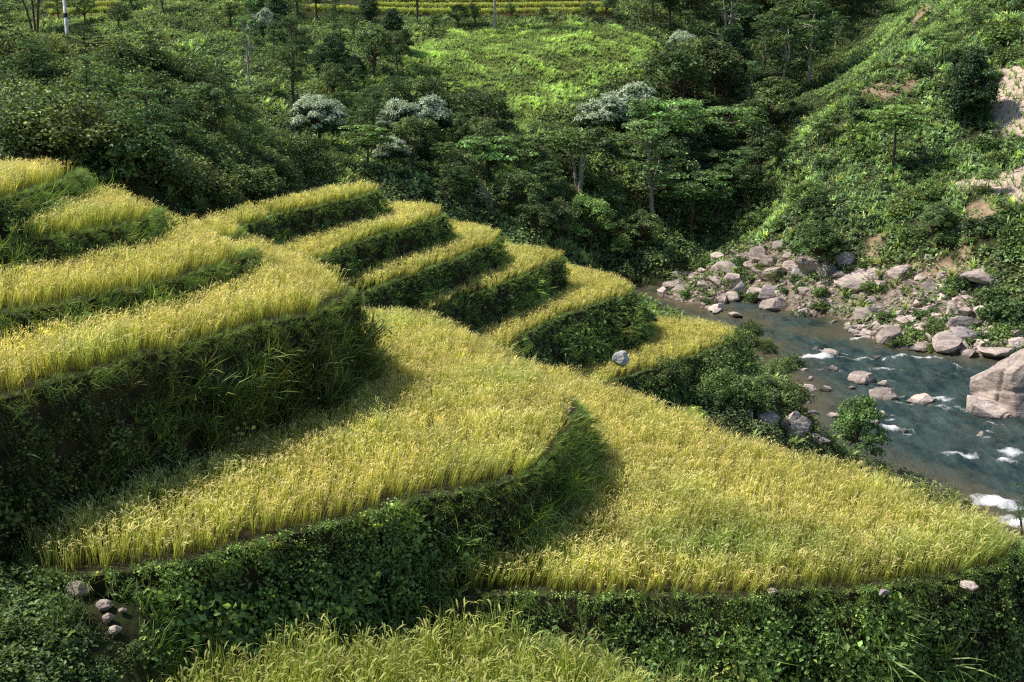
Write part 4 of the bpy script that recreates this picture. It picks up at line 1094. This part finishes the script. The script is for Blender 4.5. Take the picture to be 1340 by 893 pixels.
wood(LK, 9, 4, [('feather', 71), ('feather', 72), ('round', 12)], 2.0, 3.2, 'small tree standing up out of the bushes of the left wood', 'trees of the left wood', 31)
wood(RS, 5, 6, [('round', 13), ('acacia', 25)], 2.4, 4, 'small scattered tree on the bushy right slope', 'small trees on the right slope')

# ---- bushes
def bush_mesh(seed, col, lsz=.16, n=26, per=56, flat=1.0):
    r = np.random.default_rng(seed); tp = T()
    for i in range(n):
        d = r.normal(size=3); d /= np.linalg.norm(d); d[2] = abs(d[2])
        c = d * np.array([.8, .8, .85 * flat]) * r.uniform(.45, 1.0) + [0, 0, .05]
        clus(tp, r, c, r.uniform(.22, .42), per, lsz, np.array(col) * r.uniform(.65, 1.4), .8, .52, .5)
    for k in range(5):
        a = r.random() * 6.28; tube(tp, [[0, 0, -.3], [math.cos(a) * .2, math.sin(a) * .2, .35], [math.cos(a) * .5, math.sin(a) * .5, .8]], [.03, .02, .008], 4, (.09, .07, .04))
    return tp.mesh('bush', M_BUSH)
BU = [bush_mesh(1, (.055, .095, .024)), bush_mesh(2, (.042, .075, .022)), bush_mesh(3, (.075, .12, .026)), bush_mesh(4, (.05, .085, .03), .2, 22, 44), bush_mesh(5, (.09, .13, .03), .12, 28, 64), bush_mesh(6, (.03, .055, .018))]
BF = [bush_mesh(11, (.052, .085, .022), .10, 34, 90), bush_mesh(12, (.068, .10, .028), .10, 34, 90), bush_mesh(13, (.042, .072, .02), .10, 34, 90), bush_mesh(14, (.08, .108, .034), .085, 36, 90)]
def put_bush(h, r, me, label, group, hz=None, name='bush'):
    o = link(name, me, None, (h[0], h[1], h[2] - .1 * r), label, 'bush', group)
    o.scale = (r * random.uniform(.85, 1.2), r * random.uniform(.85, 1.2), (hz or r) * random.uniform(.8, 1.15)); o.rotation_euler = (random.uniform(-.12, .12), random.uniform(-.12, .12), random.uniform(0, 6.28))
    return o
keep_ = tree_spots; tree_spots = []
for h in spots_in(LK, 84, 1.5, 31): put_bush(h, rng.uniform(1.0, 2.0), BF[rng.integers(4)], 'bush in the dense dark thicket above the left terraces', 'bushes of the left thicket')
LK2 = [(185, 236), (215, 252), (250, 268), (300, 258), (400, 232), (445, 222), (440, 205), (330, 190), (200, 200)]
for h in spots_in(LK2, 40, .9, 31): put_bush(h, rng.uniform(.9, 1.5), BF[rng.integers(4)], 'bush in the dense dark thicket above the left terraces', 'bushes of the left thicket')
for h in spots_in(RS, 150, 2.0): put_bush(h, float(np.clip(rng.lognormal(.08, .4), .6, 2.6)), BU[rng.integers(6)], 'low green shrub on the sunny right hand slope', 'shrubs on the right slope', name='shrub')
for h in spots_in(CH, 34, 2.2): put_bush(h, rng.uniform(.9, 1.9), BU[rng.integers(6)], 'bush between the trees of the lower far hill', 'bushes on the lower far hill')
for h in spots_in(SHORE, 60, 1.5): put_bush(h, rng.uniform(.5, 1.4), BU[rng.integers(3)], 'small dark bush growing among the rubble of the far shore', 'bushes on the far shore')
for h in spots_in(NB, 24, 1.2, 45): put_bush(h, rng.uniform(.7, 1.4), BF[rng.integers(4)], 'bush on the near bank between the lowest rice and the river', 'bushes on the near river bank')
tree_spots = keep_
for px, py, r, lab in [(1315, 425, 2.6, 'dark bush left of the rock at the right edge of the far shore'), (1290, 395, 1.8, 'greyish bush on the far shore above the mauve slabs'), (1262, 378, 1.6, 'bright bush in the upper rubble of the far shore')]:
    put_bush(hit(px, py, 60), r, BU[1], lab, None)
# bushes on the shrubby bank and on the near ground
t5 = TERR['R5']; GH = 'shrubs of the bank above the white rock'
for px, py, z, r in [(715, 452, -11.6, .8), (735, 455, -11.9, .9), (750, 440, -11.3, .8), (765, 462, -12.1, .9), (775, 445, -11.6, .9), (790, 452, -12.0, .8), (800, 425, -11.2, .95), (815, 440, -11.8, .9), (830, 418, -11.3, .95), (840, 432, -12.0, .8), (790, 415, -11.0, .8), (820, 400, -10.9, .8), (845, 405, -11.3, .8), (745, 425, -11.0, .6)]:
    put_bush((*lvl(px, py, z), z - .5), r * .78, BF[rng.integers(4)], 'shrub on the leafy bank above the white rock', GH)
put_bush((*lvl(905, 545, -13.6), -13.8), .8, bush_mesh(21, (.16, .2, .03), .14, 24, 60), 'yellow green leafy shrub at the foot of the near bank bushes', None)
for px, py, z, r, lab in [(42, 800, -8.85, .6, 'dark bush at the left end of the curved bank, beside the largest pale stone'), (40, 850, -9.2, .8, 'dark bush at the bottom left corner'), (95, 842, -9.1, .55, 'leafy bush left of the tumbled white stones'), (5, 800, -8.9, .7, 'dark bush above the bottom left corner bush'), (70, 890, -9.4, .6, 'lowest dark bush at the bottom left')]:
    h = hit(px, py, 11); put_bush((h[0], h[1], h[2] - .15), r * .75, BF[rng.integers(3)], lab, None)

for px, py, r, lab in [(128, 850, .42, 'small bush just below the row of tumbled stones'), (165, 862, .4, 'small bush right below the tumbled stones, touching the front rice'), (120, 885, .45, 'small bush at the bottom edge left of the front rice')]:
    h = hit(px, py, 11); put_bush((h[0], h[1], h[2] - .1), r, BF[rng.integers(3)], lab, None)
# ------------------------------------------------------------------ ground cover of the hills
def shrublet(r, n, size, rad, h, c, asp=.55):
    return weed(r, n, size, rad, h, c, asp)
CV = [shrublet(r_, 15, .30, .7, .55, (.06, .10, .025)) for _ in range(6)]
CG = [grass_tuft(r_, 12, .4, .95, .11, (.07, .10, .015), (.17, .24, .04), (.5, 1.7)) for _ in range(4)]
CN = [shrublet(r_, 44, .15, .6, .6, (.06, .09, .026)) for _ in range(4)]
ng = 120000
P = np.stack([rng.uniform(-85, 95, ng), rng.uniform(27, 232, ng)], 1)
P = P[np.abs(P[:, 0]) < P[:, 1] * .56 + 6]
z = ground(P[:, 0], P[:, 1]); P3 = np.c_[P, z]
ok = (z > WATER_Z + .3) & in_view(P3, 60)
for t in TERR.values(): ok[ok] &= ~(sdist(P[ok], t['poly']) > -.2) if t['z'] > -30 else True
P3 = P3[ok]; P3 = P3[visible(P3 + [0, 0, 1.6], 1.2)]
inshore = region(P3, SHORE) & (P3[:, 1] > 80)
bare_ = np.zeros(len(P3), bool)
for R in CORN: bare_ |= region(P3, R)
half = np.zeros(len(P3), bool)
for R in BARE: half |= region(P3, R)
bare_ |= region(P3, [(395, -30), (805, -30), (805, 23), (400, 28)]) | region(P3, [(50, -30), (155, -30), (155, 25), (50, 26)])
bare_ &= P3[:, 1] > 80; half &= P3[:, 1] > 80
pr = rng.random(len(P3))
P3 = P3[~bare_ & ~(half & (pr > .35)) & ~(inshore & (pr > .34))]
mm = region(P3, MEADOW) & (P3[:, 1] > 90); ex = np.repeat(P3[mm], 2, 0); ex[:, :2] += rng.normal(size=(len(ex), 2)) * .5; ex[:, 2] = ground(ex[:, 0], ex[:, 1]); P3 = np.concatenate([P3, ex])
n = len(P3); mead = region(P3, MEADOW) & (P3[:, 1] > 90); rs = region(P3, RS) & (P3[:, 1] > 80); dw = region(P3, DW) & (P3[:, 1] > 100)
big = fbm(P3[:, 0] / 7, P3[:, 1] / 7, 101, 3); sm = fbm(P3[:, 0] / 2.2, P3[:, 1] / 2.2, 103, 3)
N3 = normal(P3[:, 0], P3[:, 1]) + [0, 0, .7] + rng.normal(size=(n, 3)) * .2
S = .55 + 1.1 * sm + .3 * big
tint = np.ones((n, 3)) * (.45 + 1.1 * sm)[:, None] * rng.uniform(.75, 1.25, n)[:, None]
tint *= np.stack([.8 + .5 * big, .85 + .3 * big, 1.0 - .1 * big], 1)
tint[mead] *= [1.35, 1.3, .85]; S[mead] *= .55
tint[rs] *= [.9, 1.08, 1.3]
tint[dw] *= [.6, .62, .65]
dry = (rng.random(n) < .05) & rs; tint[dry] *= [2.2, 1.4, 1.2]
near_ = P3[:, 1] < 80; S[near_] *= .75
pick = np.where(near_, rng.integers(10, 14, n), rng.integers(0, 6, n))
g_ = mead & (rng.random(n) < .8) | (rng.random(n) < np.where(rs, .38, .12)); S[rs & (big > .5)] *= .75; pick[g_] = rng.integers(6, 10, g_.sum())
tint = tint * .84 + .16 * tint.mean(1, keepdims=True) * np.array([1.0, 1.0, 1.9])  # greyed and blued: distance haze put into the leaf colour
tint[mead] *= [.98, 1.06, 1.6]; 
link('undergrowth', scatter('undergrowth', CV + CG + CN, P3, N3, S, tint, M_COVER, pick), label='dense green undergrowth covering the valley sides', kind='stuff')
print('cover', n)
# weeds on the slope right below the viewer
q = np.concatenate([np.stack([rng.uniform(-12, 24, 9000), rng.uniform(13.0, 30, 9000)], 1), np.stack([rng.uniform(-8.5, -3.5, 2200), rng.uniform(14.5, 18, 2200)], 1)]); z = ground(q[:, 0], q[:, 1]); q3 = np.c_[q, z]
k = in_view(q3, 80)
for t in TERR.values(): k &= ~(sdist(q, t['poly']) > -.1)
for a, b in STONES: k &= (q[:, 0] - a) ** 2 + (q[:, 1] - b) ** 2 > .36 ** 2
q3 = q3[k]; n = len(q3); f_ = fbm(q3[:, 0] * .6, q3[:, 1] * .6, 111, 3)
pk = np.where(f_ + rng.normal(size=n) * .1 < .5, rng.integers(0, 8, n), rng.integers(8, 14, n))
pr = rng.random(n) < np.where(proj(q3)[0] > 1290, .45, 1.0)
q3, f_, pk = q3[pr], f_[pr], pk[pr]; n = len(q3)
link('weeds', scatter('weeds', WEED_N + GRASS_N, q3, np.tile([0, 0, 1.0], (n, 1)) + rng.normal(size=(n, 3)) * .25, rng.uniform(.7, 1.35, n), np.ones((n, 3)) * ((.5 + f_) * np.where(proj(q3)[0] < 140, .6, 1))[:, None], M_WEED, pk), label='low leafy weeds on the slope below the front terraces', kind='stuff')  # weeds at far left tinted darker, shade of that corner put into colour
# maize rows on the two bare plots
MZ = [grass_tuft(r_, 7, .5, 1.0, .09, (.07, .11, .03), (.15, .24, .05), (.4, 1.3)) for _ in range(4)]
GRc = np.stack(np.meshgrid(np.arange(40, 75, .9), np.arange(88, 150, .8)), -1).reshape(-1, 2) + 0.0
GRc += rng.normal(size=GRc.shape) * .18
m3 = np.c_[GRc, ground(GRc[:, 0], GRc[:, 1])]
k = np.zeros(len(m3), bool)
for R in CORN: k |= region(m3, R)
m3 = m3[k & (rng.random(len(m3)) < .75)]
if len(m3): link('maize_crop', scatter('maize_crop', MZ, m3, np.tile([0, 0, 1.0], (len(m3), 1)) + rng.normal(size=(len(m3), 3)) * .15, rng.uniform(.7, 1.3, len(m3)), np.ones((len(m3), 3)), M_COVER), label='young maize in rows on pale bare soil', kind='stuff')

# ------------------------------------------------------------------ small far rice terraces at the top, poles
def far_step(px0, px1, py, d, depth, rise, lab):
    xs = np.linspace(px0, px1, 40); pts = np.array([far(x, py + 3 * math.sin(x * .012), d + 4 * math.sin(x * .01)) for x in xs])
    z = pts[:, 2].mean(); yy = np.arange(140, 235, .4)
    for i, q in enumerate(pts):          # follow the contour of the hill at this level
        b = q[0] / q[1]; g = ground(b * yy, yy); k = np.nonzero(g > z)[0]; yk = yy[k[0]] if len(k) else q[1]
        pts[i] = (b * yk, yk - .3, z + .25)
    pts[:, 1] = np.convolve(np.pad(pts[:, 1], 3, mode='edge'), np.ones(7) / 7, 'valid')
    root = bpy.data.objects.new('rice_terrace', None); COL.objects.link(root); tag(root, lab, 'rice terrace', 'far rice terraces at the top')
    n = len(pts); back = pts + [0, depth + 6, 0]; foot = pts + [0, -.6, -rise - 1.5]
    V = np.concatenate([foot, pts, back]); a = np.arange(n - 1)
    Q = np.concatenate([np.stack([a, a + 1, a + n + 1, a + n], 1), np.stack([a + n, a + n + 1, a + 2 * n + 1, a + 2 * n], 1)])
    link('soil_step', mk_mesh('soil_step', V, [Q], None, False, M_REDS), root)
    w = int((pts[-1, 0] - pts[0, 0]) * depth * 6)
    u = rng.random(w); P = np.stack([np.interp(u, np.linspace(0, 1, n), pts[:, i]) for i in range(3)], 1); P[:, 1] += rng.random(w) * depth + .3
    t = np.ones((w, 3)) * rng.uniform(.6, .95, w)[:, None] * [.8, .98, .8]
    link('rice_crop', scatter('rice_crop', RICE_FAR, P, np.tile([0, 0, 1.0], (w, 1)) + rng.normal(size=(w, 3)) * .2, np.tile([2.2, 2.2, 1.0], (w, 1)), t, M_RICE), root, kind='stuff')
    m = int((pts[-1, 0] - pts[0, 0]) * rise * 6); u = rng.random(m); P = np.stack([np.interp(u, np.linspace(0, 1, n), pts[:, i]) for i in range(3)], 1); P[:, 2] -= rng.random(m) * (rise + .5); P[:, 1] -= .2
    P = P[(fbm(P[:, 0] * .3, P[:, 2], 5, 2) > .40)]; m = len(P)
    link('bank_plants', scatter('bank_plants', CG, P, np.tile([0, -.6, .8], (m, 1)) + rng.normal(size=(m, 3)) * .2, np.full(m, .9), np.ones((m, 3)) * rng.uniform(.6, 1.2, m)[:, None], M_COVER), root, kind='stuff')
M_REDS = earth('red bank soil', False, base=(.20, .13, .075), scale=2)
far_step(405, 800, 20, 188, 2.6, .9, 'lowest long green terrace strip at the very top of the photo')
far_step(480, 790, 12, 191, 2.4, .9, 'middle green terrace strip at the very top of the photo')
far_step(470, 770, 4, 194, 2.4, 1.0, 'upper green terrace strip cut by the top edge of the photo')
far_step(60, 150, 21, 172, 2.4, .9, 'lower short green terrace strip behind the white banded pole')
far_step(58, 150, 9, 175, 2.4, 1.0, 'upper short green terrace strip behind the white banded pole')

# banded pole behind the left crest
h = np.array(far(88, 48, 74)); h[2] = ground(h[0], h[1])
root = bpy.data.objects.new('utility_pole', None); COL.objects.link(root); root.location = h
tag(root, 'slim white pole with dark bands rising from the left crest', 'pole')
hp = far(88, -50, 74)[2] - h[2]
tp = T(); tube(tp, [[0, 0, -.8], [0, 0, hp * .5], [0, 0, hp]], [.12, .11, .1], 10)
M_POLE = earth('weathered white paint', False, base=(.72, .72, .70), scale=5, bump=.1); M_BAND = earth('dark paint', False, base=(.05, .05, .055), scale=5, bump=.1)
link('post', tp.mesh('post', M_POLE, True), root)
for i in range(7):
    zb = hp * (.28 + .095 * i); tp = T(); tube(tp, [[0, 0, zb], [0, 0, zb + .28]], [.122, .122], 10); link('band', tp.mesh('band', M_BAND, True), root)
tp = T(); tube(tp, [[-.7, 0, hp * .97], [.7, 0, hp * .97]], [.05, .05], 6); link('crossarm', tp.mesh('crossarm', M_BARK), root)
# rusty leaved tree: its own crown colour
c = bpy.data.meshes.get('crown'); rc = rt.children[0]; rc.data = rc.data.copy()
a = rc.data.attributes['Col']; n = len(a.data); buf = np.empty(n * 4, np.float32); a.data.foreach_get('color', buf); buf = buf.reshape(-1, 4)
g = buf[:, 1].copy(); buf[:, 0] = g * 1.35; buf[:, 1] = g * .42; buf[:, 2] = g * .22; a.data.foreach_set('color', buf.ravel())

# ------------------------------------------------------------------ camera, sun, sky
cam = bpy.data.cameras.new('camera'); camo = bpy.data.objects.new('camera', cam); COL.objects.link(camo)
cam.sensor_width = 36; cam.sensor_fit = 'HORIZONTAL'; cam.lens = FOC / 1340 * 36
cam.clip_end = 2000; camo.location = (0, 0, 0); camo.rotation_euler = (math.pi / 2 - PITCH, 0, 0)
scene.camera = camo
SUN_EL, SUN_AZ = math.radians(53), math.radians(8)      # from the left, a little beyond the subject
sd_ = Vector((-math.cos(SUN_EL) * math.cos(SUN_AZ), math.cos(SUN_EL) * math.sin(SUN_AZ), math.sin(SUN_EL)))
sun = bpy.data.lights.new('sun', 'SUN'); suno = bpy.data.objects.new('sun', sun); COL.objects.link(suno)
sun.energy = 5.0; sun.angle = math.radians(.53); sun.color = (1, .93, .82)
suno.rotation_euler = sd_.to_track_quat('Z', 'Y').to_euler(); suno.location = (-40, 10, 60)
w = bpy.data.worlds.new('World'); scene.world = w; w.use_nodes = True
nt = w.node_tree; bg = nt.nodes['Background']; sk = nt.nodes.new('ShaderNodeTexSky')
sk.sky_type = 'NISHITA'; sk.sun_disc = False; sk.sun_elevation = SUN_EL
sk.sun_rotation = math.atan2(sd_.x, sd_.y)
nt.links.new(sk.outputs[0], bg.inputs[0]); bg.inputs[1].default_value = .118
scene.view_settings.view_transform = 'Standard'; scene.view_settings.look = 'None'
scene.view_settings.exposure = 0; scene.view_settings.gamma = 1
scene.cycles.max_bounces = 5; scene.cycles.diffuse_bounces = 4; scene.cycles.glossy_bounces = 2
scene.cycles.transmission_bounces = 3; scene.cycles.transparent_max_bounces = 4
scene.cycles.caustics_reflective = False; scene.cycles.caustics_refractive = False
scene.cycles.sample_clamp_indirect = 4
scene.cycles.use_denoising = False
scene.cycles.filter_width = 1.2
scene.cycles.use_adaptive_sampling = True
scene.cycles.adaptive_threshold = .012
scene.cycles.sample_clamp_direct = 1.6
